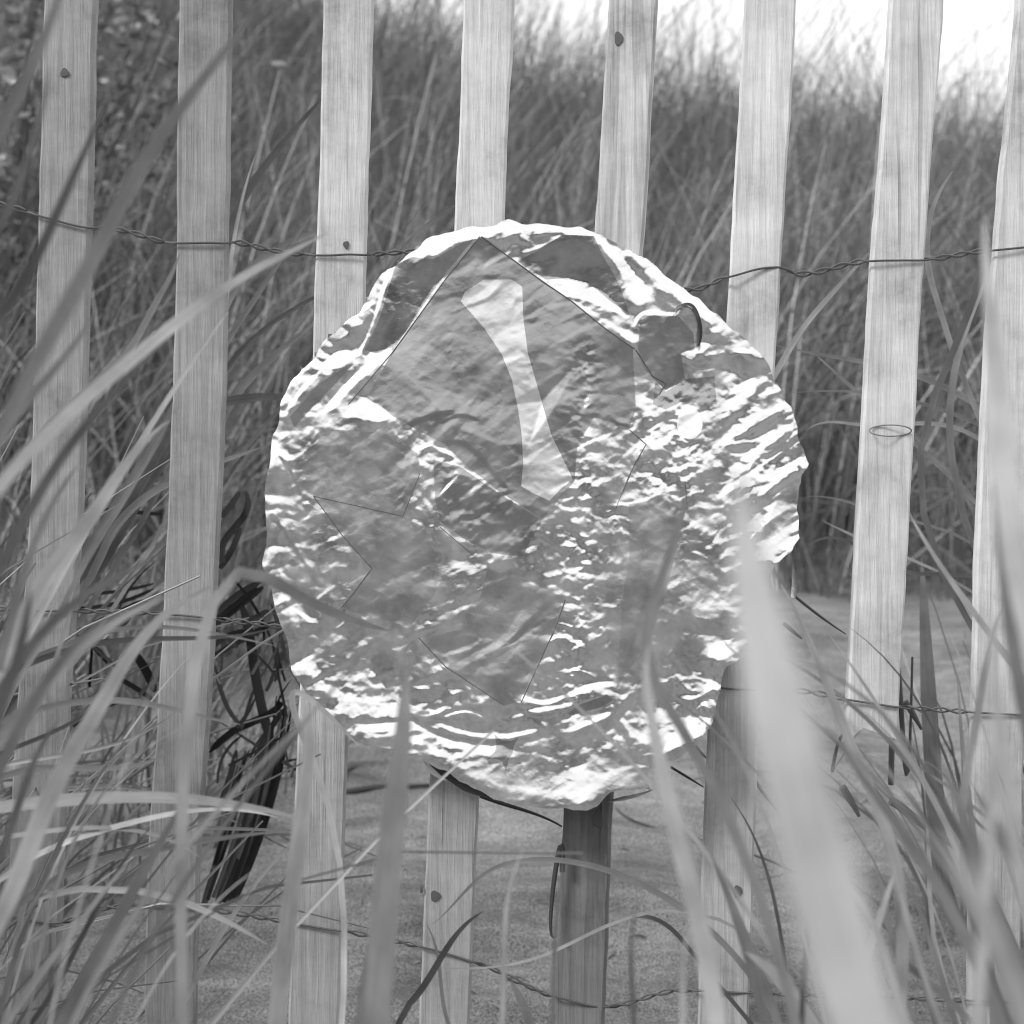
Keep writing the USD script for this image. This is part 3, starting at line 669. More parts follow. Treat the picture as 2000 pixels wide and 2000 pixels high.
balloon = thing('foil_balloon', 'crumpled half-deflated silver foil balloon caught against the slats', 'balloon')
which = np.full(len(TR), -1)
for k in range(len(PANELS) - 1, -1, -1):
    p = shapely.Polygon(PANELS[k][2]).buffer(0)
    which[shapely.contains_xy(p, cu, cv)] = k
which[shapely.contains_xy(shapely.Polygon(PANELS[0][2]), cu, cv)] = 0
which[shapely.contains_xy(shapely.Polygon(next(p for n_, _, p in PANELS if n_ == 'printed_disc')), cu, cv)] = [n_ for n_, _, _ in PANELS].index('printed_disc')
def sub(name, sel, mat, label=None):
    t = TR[sel]; u_, inv = np.unique(t, return_inverse=True)
    p = rawmesh(name, PTS[u_], inv.reshape(-1, 3), VN[u_], mat, balloon)
    if label: tag(p, label)
sub('front_film', which == -1, 'silver_foil')
PL = ['pale curved printed band down the upper middle', 'grey printed panel under the top of the balloon', 'smooth grey printed panel at the left', 'grey printed panel at lower left', 'grey printed panel at the lower middle', 'dark crumpled printed panel in the middle', 'grey printed panel right of the middle fold', 'dark printed patch above the white disc', 'dark border print inside the upper left rim', 'dark border print inside the top rim', 'dark border print right of the upper panel', 'grey border print at the left rim', 'grey border print among the bottom folds', 'white printed disc', 'small dark printed star near the bottom edge']
for k, (nm, mt, _) in enumerate(PANELS): sub(nm, which == k, mt, PL[k])

# back film: a slack sheet behind, welded to the front along the rim
gsx = 9.0
bu, bv = np.meshgrid(np.arange(U0, U1, gsx), np.arange(V0, V1, gsx))
BU, BV = bu.ravel().copy(), bv.ravel().copy()
ext = outline.exterior
d = shapely.distance(shapely.points(BU, BV), ext)
m = d < 0.62 * gsx
c = shapely.get_coordinates(shapely.line_interpolate_point(ext, shapely.line_locate_point(ext, shapely.points(BU[m], BV[m]))))
BU[m], BV[m] = c[:, 0], c[:, 1]
d = shapely.distance(shapely.points(BU, BV), ext)
inn = shapely.contains_xy(outline, BU, BV)
sink = np.where(inn, 14 * sst(d / 60) + 3, 0)
lowh = gaussian_filter(h, 18 / GS)
bh = h_at(BU, BV) * (1 - sst(d / 40)) + map_coordinates(lowh, [(BV - V0) / GS, (BU - U0) / GS], order=1, mode='nearest') * sst(d / 40)
BP = at(BU, BV, np.minimum(film_depth(np.minimum(bh, h_at(BU, BV)) - sink * 0.6 - 1.2), FD - 0.0045))
r2, c2 = bu.shape
i, j = np.meshgrid(np.arange(r2 - 1), np.arange(c2 - 1), indexing='ij'); a = i * c2 + j
q = np.stack([a, a + 1, a + c2 + 1, a + c2], -1).reshape(-1, 4)
BT = np.vstack([q[:, [0, 1, 2]], q[:, [0, 2, 3]]])
BT = BT[shapely.contains_xy(outline, BU[BT].mean(1), BV[BT].mean(1))]
u_, inv = np.unique(BT, return_inverse=True)
obj('back_film', (BP[u_], inv.reshape(-1, 3)), 'back_foil', balloon, smooth=True)

def line_on_film(pts, wpx, name, mat='print_line', lift=0.9):
    p = smooth_path(pts, max(8, int(len(pts) * 9))) if len(pts) > 2 and wpx > 4 else np.vstack([np.stack([np.linspace(a_[k], b_[k], 14) for k in (0, 1)], 1) for a_, b_ in zip(np.array(pts, float)[:-1], np.array(pts, float)[1:])])
    t = np.gradient(p, axis=0); t /= np.linalg.norm(t, axis=1, keepdims=True) + 1e-9
    s_ = np.stack([-t[:, 1], t[:, 0]], 1) * wpx / 2
    V = []
    for off, lf in ((-1, -0.6), (-0.6, lift), (0.6, lift), (1, -0.6)):
        e = p + s_ * off
        hh = np.maximum.reduce([h_at(e[:, 0] + dx, e[:, 1] + dy) for dx in (-1.5, 0, 1.5) for dy in (-1.5, 0, 1.5)])
        V.append(at(e[:, 0], e[:, 1], film_depth(hh + lf)))
    V = np.stack(V, 1); n = len(p)
    i, j = np.meshgrid(np.arange(n - 1), np.arange(3), indexing='ij'); a = i * 4 + j
    q = np.stack([a, a + 1, a + 5, a + 4], -1).reshape(-1, 4)
    obj(name, (V.reshape(-1, 3), q), mat, balloon, smooth=True)
for pts, w_ in [([(937,462),(870,545),(765,690),(680,790)], 3.2), ([(940,462),(1060,550),(1115,587),(1180,640),(1240,682)], 4.0), ([(1242,684),(1275,735),(1300,748),(1288,770)], 4.0),
                ([(612,969),(787,1008),(820,925)], 2.6), ([(612,969),(668,1045),(726,1110),(692,1155),(664,1190)], 2.8), ([(818,1246),(870,1302),(985,1378)], 3.2), ([(1104,1172),(1085,1225),(1018,1372)], 3.0),
                ([(1230,840),(1262,868),(1240,905),(1217,960)], 3.0), ([(1338,940),(1342,985),(1318,1050),(1296,1090)], 2.4), ([(860,1030),(925,1085)], 2.2), ([(1262,868),(1228,930),(1200,1000)],2.0)]:
    line_on_film(pts, w_ * .72, 'printed_line')

# dark strip painting in a crease loop at the upper right, and a loose strip at the right edge
cu_ = smooth_path([(1316,610),(1330,597),(1348,595),(1362,616),(1369,645),(1364,676)], 30)
obj('crease_strip', ribbon(at(cu_[:, 0], cu_[:, 1], film_depth(h_at(cu_[:, 0], cu_[:, 1]) + 10)), np.interp(np.linspace(0, 1, 30), [0, .5, 1], [3, 9, 4]) * PXM, roll=0.5), 'film_shade', balloon, smooth=True)
for pts_, ws_, rl_, nm_ in (([(822,1476),(868,1508),(915,1538),(960,1558)], [3, 19, 22, 4], 0.55, 'film_shade'), ([(826,1484),(845,1507),(872,1524)], [3, 12, 3], -0.5, 'silver_foil'), ([(1185,1566),(1215,1560),(1255,1550),(1278,1541)], [3, 9, 7, 2], 0.5, 'ink_dark')):  # dark flaps: shadowed underside of the film painted in
    q_ = smooth_path(pts_, 24)
    obj('curled_flap', ribbon(at(q_[:, 0], q_[:, 1], 0.783), np.interp(np.linspace(0, 1, 24), np.linspace(0, 1, len(ws_)), ws_) * PXM, roll=rl_), nm_, balloon, smooth=True)
st_ = smooth_path([(1548, 1060), (1552, 1100), (1551, 1150), (1549, 1168)], 20)
obj('loose_strip', ribbon(at(st_[:, 0], st_[:, 1], 0.779), np.full(20, 11.0) * PXM, roll=-0.5), 'silver_foil', balloon, smooth=True)

# ------------------------------------------------------------------ traced grass blades
def traced(pts, w, d, root, mat, parent, roll=0.0, prof=None, grow=True):
    """A blade through photo points (root end first); w px at the widest; depth d or (d0, d1); goes on below the frame to its root."""
    p = np.array(pts, float); d0, d1 = (d if isinstance(d, tuple) else (d, d))
    n = max(14, 5 * len(p))
    c = smooth_path(p, n)
    dd = np.linspace(d0, d1, n)
    P = at(c[:, 0], c[:, 1], dd)
    W = w * T * dd / 1000 * np.interp(np.linspace(0, 1, n), [0, 0.25, 0.6, 0.88, 1], prof or [0.95, 1, 0.85, 0.45, 0.06])
    if grow and root is not None:
        B = np.array([root[0], root[1], ground(root[0], root[1]) - 0.03])
        t0 = (P[0] - P[1]) / np.linalg.norm(P[0] - P[1]); L = np.linalg.norm(B - P[0])
        s_ = np.linspace(0, 1, 14)[1:, None]
        H0, H1, H2, H3 = 2*s_**3 - 3*s_**2 + 1, s_**3 - 2*s_**2 + s_, -2*s_**3 + 3*s_**2, s_**3 - s_**2
        E = H0 * P[0] + H1 * t0 * L * 0.9 + H2 * B + H3 * np.array([0, 0, -1]) * L * 0.8
        P = np.vstack([E[::-1], P]); W = np.r_[np.full(13, W[0]) * np.linspace(0.8, 1, 13), W]
    nP = len(P)
    uv = np.stack([np.tile([0, .5, 1, 1, .5, 0], nP), np.repeat(np.linspace(0, 4, nP), 6) + w], 1)
    usdkit.mesh(stage, numbered(ppath(parent), 'blade'), ribbon(P, W, roll), M[mat], smooth=True, uv=uv)

TUFTS = [
    ('tall beach grass leaning in from the far left edge, its blades crossing the two left slats', (-0.42, 0.30), [
        ([(-20,975),(60,880),(145,797),(272,690),(348,628),(449,556),(540,505),(640,455)], 27, (.34,.52), 'blade_pale'),
        ([(40,770),(72,705),(163,540),(254,365),(330,243),(435,105),(500,20)], 34, (.34,.42), 'blade_mid'),
        ([(-30,320),(0,254),(54,145),(95,50),(130,-60)], 26, .34, 'blade_mid'),
        ([(-20,640),(40,560),(110,420),(150,330),(205,210)], 20, .4, 'blade_dark'),
        ([(-20,1150),(50,1010),(130,880),(230,760),(300,690)], 22, .4, 'blade_mid'),
        ([(-30,900),(40,800),(100,730),(190,600)], 18, .42, 'blade_mid'),
        ([(-10,1330),(30,1180),(90,1010),(160,900)], 18, .45, 'blade_mid'),
        ([(-20,480),(20,400),(70,260),(95,130)], 16, .38, 'blade_mid'),
    ]),
    ('pale beach grass at mid left with long shiny blades in front of the second slat', (-0.33, 0.42), [
        ([(0,1310),(22,1262),(80,1146),(181,1005),(254,896),(330,822)], 32, (.45,.52), 'blade_pale'),
        ([(90,1240),(140,1150),(174,1085),(225,1005),(280,915),(322,846)], 11, .55, 'blade_pale'),
        ([(200,985),(261,885),(340,760),(400,672),(445,610)], 12, .58, 'blade_pale'),
        ([(60,1400),(105,1300),(130,1220),(165,1130)], 9, .55, 'blade_pale'),
        ([(215,720),(254,681),(300,600),(335,535),(352,492)], 14, .6, 'blade_pale'),
        ([(-30,1480),(60,1370),(190,1240),(290,1180),(340,1160)], 26, .44, 'blade_mid'),
        ([(-30,1560),(50,1400),(120,1290),(240,1190)], 22, .4, 'blade_mid'),
        ([(-30,1400),(40,1290),(130,1190),(260,1110),(330,1080)], 20, .42, 'blade_mid'),
        ([(-20,1430),(20,1330),(45,1240),(60,1150)], 24, .36, 'blade_dark'),
    ]),
    ('pale straight blades rising from the bottom left corner', (-0.30, 0.50), [
        ([(-20,1830),(60,1650),(110,1530),(200,1370),(262,1268),(330,1195),(415,1145)], 36, (.42,.5), 'blade_pale'),
        ([(123,2000),(203,1843),(283,1699),(348,1586),(372,1545)], 25, .5, 'blade_mid'),
        ([(11,2000),(90,1887),(188,1760),(252,1680)], 16, .5, 'blade_mid'),
        ([(60,2000),(150,1850),(230,1700),(300,1610)], 11, .55, 'blade_dark'),
        ([(-30,1720),(40,1560),(70,1480),(120,1400)], 16, .45, 'blade_mid'),
    ]),
    ('upright pale blades standing before the lower left of the balloon', (-0.11, 0.44), [
        ([(538,2010),(558,1843),(580,1662),(598,1517),(596,1380),(584,1352)], 36, (.5,.52), 'blade_pale'),
        ([(735,2010),(752,1760),(768,1600),(785,1450),(792,1350),(795,1288)], 58, (.40,.42), 'blade_mid'),
        ([(610,1480),(590,1355),(640,1395),(700,1455)], 12, .66, 'blade_pale'),
        ([(530,1130),(600,1172),(680,1208),(760,1232)], 22, (.5,.6), 'blade_pale'),
        ([(700,2010),(735,1800),(790,1560)], 20, .45, 'blade_mid'),
    ]),
    ('leaning blurred blade before the lower right of the balloon', (0.12, 0.36), [
        ([(1400,2010),(1355,1760),(1305,1555),(1272,1400),(1262,1330),(1268,1260)], 40, (.36,.38), 'blade_pale'),
        ([(1330,1420),(1280,1330),(1262,1250),(1285,1150),(1330,1010),(1345,950)], 22, .42, 'blade_mid'),
        ([(1500,2010),(1470,1900),(1440,1800),(1410,1720),(1385,1660)], 20, .5, 'blade_mid'),
    ]),
    ('one very broad blade close to the lens, covering the right of the balloon', (0.10, 0.13), [
        ([(1700,2040),(1615,1760),(1562,1550),(1500,1300),(1462,1090),(1447,980),(1440,915)], 148, (.145,.175), 'blade_pale'),
    ]),
    ('tall grey blades standing at the right edge before the last slat', (0.30, 0.34), [
        ([(2030,1300),(1990,1120),(1965,950),(1945,720),(1930,560),(1922,430)], 46, (.30,.32), 'blade_pale'),
        ([(2030,1480),(1985,1300),(1962,1120),(1940,940)], 30, .33, 'blade_mid'),
        ([(2040,2010),(1960,1830),(1900,1650),(1820,1450)], 34, .34, 'blade_mid'),
        ([(1960,2010),(1890,1840),(1800,1680),(1700,1540),(1630,1440)], 26, .4, 'blade_mid'),
        ([(2030,1760),(1960,1640),(1900,1540)], 30, .32, 'blade_mid'),
        ([(2040,1900),(1985,1650),(1950,1400),(1925,1180)], 30, .26, 'blade_pale'),
        ([(1905,2010),(1922,1800),(1937,1550),(1955,1350)], 22, .28, 'blade_pale'),
        ([(2010,2010),(1950,1850),(1880,1700),(1835,1610)], 44, .22, 'blade_pale'),
    ]),
    ('mixed thin blades rising at the lower right, one with a bright glint', (0.34, 0.52), [
        ([(2030,1375),(1960,1275),(1865,1145),(1772,995)], 13, .6, 'blade_pale'),
        ([(1755,2010),(1762,1800),(1740,1650),(1690,1520),(1640,1400),(1580,1250),(1525,1140)], 26, (.5,.6), 'blade_mid'),
        ([(2010,1665),(1930,1600),(1835,1525),(1757,1480)], 8, .62, 'blade_pale'),
        ([(2010,1640),(1900,1595),(1870,1550),(1790,1480)], 7, .62, 'blade_mid'),
        ([(1815,1740),(1812,1640),(1809,1595)], 9, .62, 'blade_pale'),
        ([(1870,2010),(1830,1880),(1790,1760),(1760,1690)], 13, .55, 'blade_mid'),
        ([(1790,1900),(1745,1840),(1720,1730),(1700,1690)], 14, .52, 'blade_mid'),
        ([(1590,2010),(1555,1955),(1510,1900),(1455,1860)], 32, (.48,.5), 'blade_mid'),
        ([(1520,2010),(1500,1940),(1465,1850),(1420,1740),(1390,1680)], 17, .55, 'blade_mid'),
        ([(1940,2010),(1925,1800),(1880,1450),(1870,1300)], 12, .6, 'blade_mid'),
        ([(1830,2010),(1780,1820),(1720,1610),(1650,1420),(1600,1320)], 12, .6, 'blade_mid'),
        ([(1880,1600),(1890,1500),(1905,1420),(1925,1300),(1960,1180)], 16, .5, 'blade_mid'),
        ([(1690,1900),(1735,1740),(1752,1690)], 14, .5, 'blade_pale'),
    ]),
    ('thin arching blades over the sand below the balloon', (0.28, 0.66), [
        ([(1500,1960),(1420,1850),(1338,1778),(1193,1702),(1030,1680),(961,1698),(905,1745),(842,1807)], 13, .68, 'blade_mid'),
        ([(1330,1780),(1270,1782),(1135,1832),(1050,1870),(976,1887),(857,1890)], 7, .68, 'blade_mid'),
        ([(1040,2010),(1020,1960),(998,1915)], 18, .66, 'blade_mid'),
        ([(880,2010),(870,1980),(858,1890),(830,1800)], 8, .7, 'blade_mid'),
        ([(800,1960),(850,1890),(905,1810),(945,1780)], 14, .68, 'blade_dark'),
        ([(1335,1840),(1260,1790),(1200,1800)], 9, .7, 'blade_dark'),
    ]),
    ('arching blades sweeping level across the lower left slats', (-0.52, 0.62), [
        ([(40,1690),(80,1666),(217,1617),(362,1585),(543,1597)], 12, .62, 'blade_pale'),
        ([(-20,1800),(40,1764),(163,1691),(290,1662),(435,1637),(560,1624)], 15, .6, 'blade_mid'),
        ([(-30,1420),(0,1409),(145,1372),(230,1368),(362,1391),(470,1415)], 14, .64, 'blade_mid'),
        ([(-30,1580),(181,1559),(362,1560),(480,1575),(590,1600)], 26, .58, 'blade_mid'),
        ([(270,1740),(362,1764),(440,1798),(522,1845)], 13, .6, 'blade_pale'),
        ([(-20,1480),(80,1440),(160,1400),(240,1330)], 9, .64, 'blade_dark'),
        ([(-20,1640),(120,1620),(300,1630),(420,1700)], 10, .62, 'blade_mid'),
        ([(-30,1300),(60,1285),(200,1235),(360,1228),(540,1262)], 10, .66, 'blade_mid'),
        ([(-20,1340),(100,1280),(250,1250),(420,1245),(540,1225)], 12, .66, 'blade_dark'),
        ([(-20,1500),(120,1475),(260,1440),(330,1400)], 10, .66, 'blade_dark'),
        ([(-20,1530),(100,1500),(220,1500),(330,1470)], 14, .62, 'blade_mid'),
    ]),
    ('pale curved blades springing behind the broad right slat', (0.72, 1.05), [
        ([(2010,860),(1916,795),(1800,737),(1677,705),(1590,690),(1517,675)], 12, .92, 'blade_pale'),
        ([(2010,880),(1916,831),(1785,784),(1677,766),(1539,768)], 8, .92, 'blade_pale'),
        ([(1900,850),(1760,828),(1677,829),(1626,824),(1575,840)], 9, .95, 'blade_pale'),
        ([(1780,860),(1690,780),(1640,735),(1590,690)], 9, .95, 'blade_pale'),
        ([(1760,1010),(1672,985),(1620,972),(1575,970)], 6, .97, 'blade_pale'),
        ([(1740,1075),(1672,1048),(1605,1016)], 6, .97, 'blade_pale'),
        ([(1470,800),(1520,720),(1575,632),(1626,572),(1695,496),(1720,470)], 12, .87, 'blade_pale', False),
        ([(1810,1120),(1700,1080),(1620,1050),(1565,1080)], 9, .95, 'blade_mid'),
        ([(1822,560),(1826,395),(1860,335)], 12, .9, 'blade_pale'),
        ([(1840,1720),(1822,1500),(1808,1250),(1800,1090)], 34, (.95,1.0), 'blade_mid'),
        ([(1860,900),(1870,700),(1960,480),(2010,400)], 14, .9, 'blade_mid'),
        ([(1830,760),(1880,640),(1940,470),(2010,250)], 14, .85, 'blade_mid'),
    ]),
    ('long straight blades behind the gap right of the second slat', (-0.66, 1.1), [
        ([(380,800),(442,670),(510,565),(569,475),(630,390)], 12, .95, 'blade_mid'),
        ([(430,700),(456,475),(482,355),(500,300)], 9, .95, 'blade_pale'),
        ([(300,900),(440,785),(540,775),(640,780)], 22, .95, 'blade_mid'),
        ([(420,900),(470,760),(540,690),(640,610)], 16, .97, 'blade_mid'),
        ([(440,600),(520,500),(600,460),(700,440)], 16, .97, 'blade_mid'),
        ([(420,560),(480,380),(560,270),(640,180)], 18, .97, 'blade_mid'),
        ([(200,1080),(300,960),(420,905),(520,870)], 16, .95, 'blade_mid'),
        ([(430,740),(520,640),(580,600),(690,540)], 10, .97, 'blade_dark'),
        ([(760,520),(800,470),(860,420),(900,395)], 9, .95, 'blade_pale'),
    ]),
]
rb = np.random.default_rng(77)
for ti, n_, x0, x1, lean_ in ((7, 24, 1520, 2120, -1), (2, 11, -120, 330, 1), (8, 4, 700, 1350, .3)):
    for _ in range(n_):
        xr, hgt = rb.uniform(x0, x1), rb.uniform(350, 950) * (.45 if ti == 8 else 1)
        k_ = lean_ * rb.uniform(.05, .6) + rb.normal(0, .08); cv = rb.uniform(.0, .5) * lean_
        TUFTS[ti][2].append(([(xr, 2020), (xr + k_ * hgt * .35, 2020 - hgt * .4), (xr + (k_ * .75 + cv * .2) * hgt, 2020 - hgt * .75), (xr + (k_ + cv * .55) * hgt, 2020 - hgt * rb.uniform(.85, 1))],
                             rb.uniform(5, 13), rb.uniform(.38, .68), rb.choice(['blade_mid', 'blade_pale', 'blade_pale', 'blade_dark'])))
for lab, base, blades in TUFTS:
    o = thing('beach_grass', lab, 'grass clump')
    for k, bl in enumerate(blades):
        traced(bl[0], bl[1], bl[2], base, bl[3], o, roll=0.35 * math.sin(k * 2.1 + base[0] * 9), grow=len(bl) < 5)

# ------------------------------------------------------------------ dead plant with black stems
dead = thing('dead_plant', 'charred black dead plant with a ragged stump and stiff leaves behind the fence at left', 'plant')
DDp = 1.02
r = np.random.default_rng(5)
for k in range(20):
    f_ = r.random()
    x0, x1 = 398 + 70 * f_, 470 + 115 * f_ + r.uniform(-10, 10)
    y1 = 1500 - 150 * f_ + r.uniform(-40, 60)
    pts = [(x0, 1760 + r.uniform(-8, 8)), ((x0 * .55 + x1 * .45) + r.uniform(-5, 5), 1640), (x1, y1)]
    traced(pts, r.uniform(6, 13), (DDp + r.uniform(-.02, .02), DDp + r.uniform(-.05, .05)), None, 'grey_stalk' if k % 4 == 1 else 'dark_stalk' if k % 4 == 2 else 'dead_black', dead, prof=[1, 1, .9, .7, .3], grow=False)
for pts, w_ in [([(420,1220),(470,1180),(514,1146)], 15), ([(420,1208),(470,1172),(505,1140)], 10), ([(424,1198),(460,1165),(512,1135)], 13), ([(482,1215),(505,1205),(525,1192)], 15),
                ([(540,1480),(518,1409),(496,1300),(482,1215),(467,1172)], 19), ([(475,1420),(449,1390),(432,1350),(420,1300)], 9), ([(550,1372),(520,1398),(471,1420),(440,1440),(409,1470)], 15),
                ([(472,1425),(485,1380),(496,1345)], 7), ([(425,1530),(440,1470),(475,1435)], 6), ([(428,1575),(448,1520),(462,1465)], 12), ([(420,1280),(480,1245),(536,1215)], 13), ([(418,1262),(450,1240),(495,1235)], 12),
                ([(150,1240),(220,1205),(290,1172)], 18), ([(155,1232),(230,1222),(255,1204)], 16), ([(181,1262),(200,1280),(214,1298)], 11), ([(262,1275),(285,1310),(303,1352)], 17), ([(232,1325),(262,1342),(300,1368)], 10),
                ([(165,1160),(230,1155),(300,1140)], 7), ([(150,1188),(220,1180),(300,1150)], 8), ([(436,1100),(450,1040),(475,1010),(480,960)], 14), ([(430,1110),(452,1075),(470,1030)], 12), ([(433,1010),(452,985),(468,960)], 12), ([(200,995),(260,1000),(320,1005)], 8),
                ([(560,1300),(548,1240),(530,1180)], 8), ([(520,1350),(536,1310),(541,1260)], 8), ([(505,1240),(470,1238),(430,1250)], 9), ([(455,1130),(480,1160),(505,1200),(515,1260)], 6), ([(500,1480),(530,1420),(560,1380)], 12), ([(520,1520),(548,1470),(575,1430)], 14)]:
    traced(pts, w_, (DDp, DDp + 0.03), None, 'dead_black', dead, roll=0.2, prof=[.8, 1, 1, .9, .35], grow=False)

for k in range(30):                                    # loose thin dead stems round it
    if k % 3: x0, y0 = r.uniform(420, 590), r.uniform(1250, 1560)
    else: x0, y0 = r.uniform(140, 320), r.uniform(1180, 1420)
    a_, L_ = r.uniform(-2.6, -.4), r.uniform(60, 200)
    traced([(x0, y0), (x0 + .5 * L_ * math.cos(a_) + r.uniform(-9, 9), y0 + .5 * L_ * math.sin(a_)), (x0 + L_ * math.cos(a_), y0 + L_ * math.sin(a_) + r.uniform(-5, 25))], r.uniform(4, 8), (DDp + r.uniform(-.05, .05), DDp + r.uniform(-.05, .1)), None, 'dead_black' if k % 2 else 'dark_stalk', dead, grow=False)

# ------------------------------------------------------------------ twigs and litter on the sand
def twig(pts, w_, label, d=None):
    P = []
    for px, py in pts:
        G_ = ground_px(px, py) if d is None else at(px, py, d)
        P.append(G_ + np.array([0, 0, 0.003]))
    P = smooth_path(np.array(P), 16)
    R = w_ * T * P[:, 1] / 2000 * np.interp(np.linspace(0, 1, 16), [0, .5, 1], [1, .9, .4])
    tag(obj('twig', tube(P, R, 6), 'grey_stalk' if pts[0][0] > 1400 else 'dark_stalk', smooth=50), label, 'twig')
twig([(672,1553),(705,1547),(748,1542),(800,1540),(838,1537)], 15, 'thick dark twig lying on the sand left under the balloon')
twig([(672,1512),(710,1500),(748,1495)], 7, 'thin dark twig just above the thicker one on the sand')
twig([(905,1545),(960,1570),(1030,1592),(1098,1622)], 9, 'dark twig sloping down to the weathered slat below the balloon', .86)
twig([(1200,1582),(1250,1612),(1300,1625)], 5, 'thin dark twig right of the knotted weathered slat')
twig([(1098,1710),(1080,1745),(1076,1790),(1086,1836)], 11, 'curved black dry stalk hooked against the weathered slat', .795)
twig([(1310,1506),(1340,1524),(1374,1545)], 6, 'dark stalk left of the slat with the low knot', .83)
twig([(1358,1466),(1368,1478),(1380,1488)], 8, 'short dark stub under the lower right edge of the balloon', .83)
twig([(1473,1530),(1492,1558),(1518,1590)], 8, 'dark stalk poking out right of the slat with the low knot', .83)
twig([(1550,1170),(1600,1210),(1652,1246)], 6, 'dark stalk sloping from the right edge of the balloon to the broad slat', .85)
twig([(1530,1225),(1550,1242),(1566,1255)], 9, 'short dark stub behind the broad blurred blade', .85)
twig([(1740,1540),(1742,1450),(1758,1360),(1782,1290)], 11, 'upright dark stem behind the foot of the broken slat', .9)
twig([(1768,1378),(1785,1405),(1800,1432)], 13, 'short dark side shoot at the broken slat', .89)
twig([(1740,1572),(1765,1588),(1792,1610),(1850,1650),(1908,1712)], 19, 'long dark leaf stalk lying at the lower right', .84)
twig([(1645,1545),(1662,1572),(1678,1602)], 16, 'dark shoot right of the broad blurred blade', .84)
twig([(1625,1515),(1634,1470),(1655,1448)], 7, 'forked dark stem behind the broad blade', .88)
twig([(1505,1905),(1545,1950),(1600,2010)], 30, 'dark curved leaf under the shiny blade at the bottom right', .54)
r = np.random.default_rng(21)
parts = []
for _ in range(460):
    px, py = r.uniform(90, 1990), r.uniform(1420, 1990)
    if r.random() < .4: px, py = r.uniform(100, 330), r.uniform(1480, 1570)
    P = ground_px(px, py)
    a_ = r.uniform(0, 2 * np.pi); L = r.uniform(.004, .028)
    e = np.array([math.cos(a_), math.sin(a_) * .8, r.uniform(-.1, .5)]) * L
    q_ = np.linspace(-.5, .5, 5)[:, None] * e + P + np.array([0, 0, .003])
    q_[:, 2] += np.array([0, .3, .4, .3, 0]) * L * r.uniform(0, .6)
    parts.append(ribbon(q_, np.array([.3, .8, 1, .7, .2]) * r.uniform(.0012, .004), r.uniform(-1, 1)))
tag(obj('leaf_litter', join(parts), 'shrub_leaf'), 'scraps of dry leaf scattered on the sand', 'leaf litter', kind='stuff')

# ------------------------------------------------------------------ dune grass behind
def sward(B, L, az, tilt, curl, bias, w, rr, segs=5, closed=False):
    """Many blades at once: feet B (n,3), lengths, headings, lean, droop, drift (n,2) and widths; a keeled ribbon each (closed: a lens section)."""
    n = len(B)
    k = np.arange(1, segs + 1) / segs
    th = np.minimum(tilt[:, None] + curl[:, None] * k[None] ** 1.6, 2.2)
    step = np.stack([np.sin(th) * np.cos(az)[:, None] + bias[:, :1] * (k - 1 / segs), np.sin(th) * np.sin(az)[:, None] + bias[:, 1:] * (k - 1 / segs), np.cos(th)], -1)
    step *= (L / segs)[:, None, None] / np.linalg.norm(step, axis=2, keepdims=True)
    P = np.concatenate([B[:, None], B[:, None] + np.cumsum(step, 1)], 1)
    t = np.gradient(P, axis=1)
    va = rr.uniform(0, 2 * np.pi, n)
    view = np.stack([np.cos(va), np.sin(va), rr.uniform(-.3, .3, n)], -1)[:, None]
    side = np.cross(t, np.broadcast_to(view, t.shape)); side /= np.linalg.norm(side, axis=2, keepdims=True) + 1e-9
    nor = np.cross(side, t); nor /= np.linalg.norm(nor, axis=2, keepdims=True) + 1e-9
    W = (w[:, None] * np.linspace(1, .12, segs + 1) ** .7)[:, :, None] / 2
    ring = [P - side * W, P + nor * W * .4, P + side * W] + ([P + nor * W * .15] if closed else [])
    V = np.stack(ring, 2); c = len(ring)
    j = np.arange(c if closed else c - 1); i = np.arange(segs)
    I, J = np.meshgrid(i, j, indexing='ij'); a_ = I * c + J; b_ = I * c + (J + 1) % c
    q = np.stack([a_, b_, b_ + c, a_ + c], -1).reshape(-1, 4)
    f = np.vstack([q[:, [0, 1, 2]], q[:, [0, 2, 3]]])
    F = (f[None] + (np.arange(n) * (segs + 1) * c)[:, None, None]).reshape(-1, 3)
    return V.reshape(-1, 3), F
def clump(n, hmin, hmax, spread, rr, wmin, wmax, segs, bias, closed, lean=.2, droop=.5):
    a_ = rr.uniform(0, 2 * np.pi, n); r0 = spread * np.sqrt(rr.random(n))
    B = np.stack([r0 * np.cos(a_), r0 * np.sin(a_), np.full(n, -.03)], -1)
    curl = np.abs(rr.normal(0, droop, n)) * np.where(rr.random(n) < .25, 1.7, .7)
    bi = np.array(bias)[None] * rr.uniform(.1, 1.6, (n, 1)) + rr.normal(0, .12, (n, 2))
    return sward(B, rr.uniform(hmin, hmax, n), a_ + rr.normal(0, .7, n), np.abs(rr.normal(.1, lean, n)), curl, bi, rr.uniform(wmin, wmax, n), rr, segs, closed)
rr = np.random.default_rng(33)
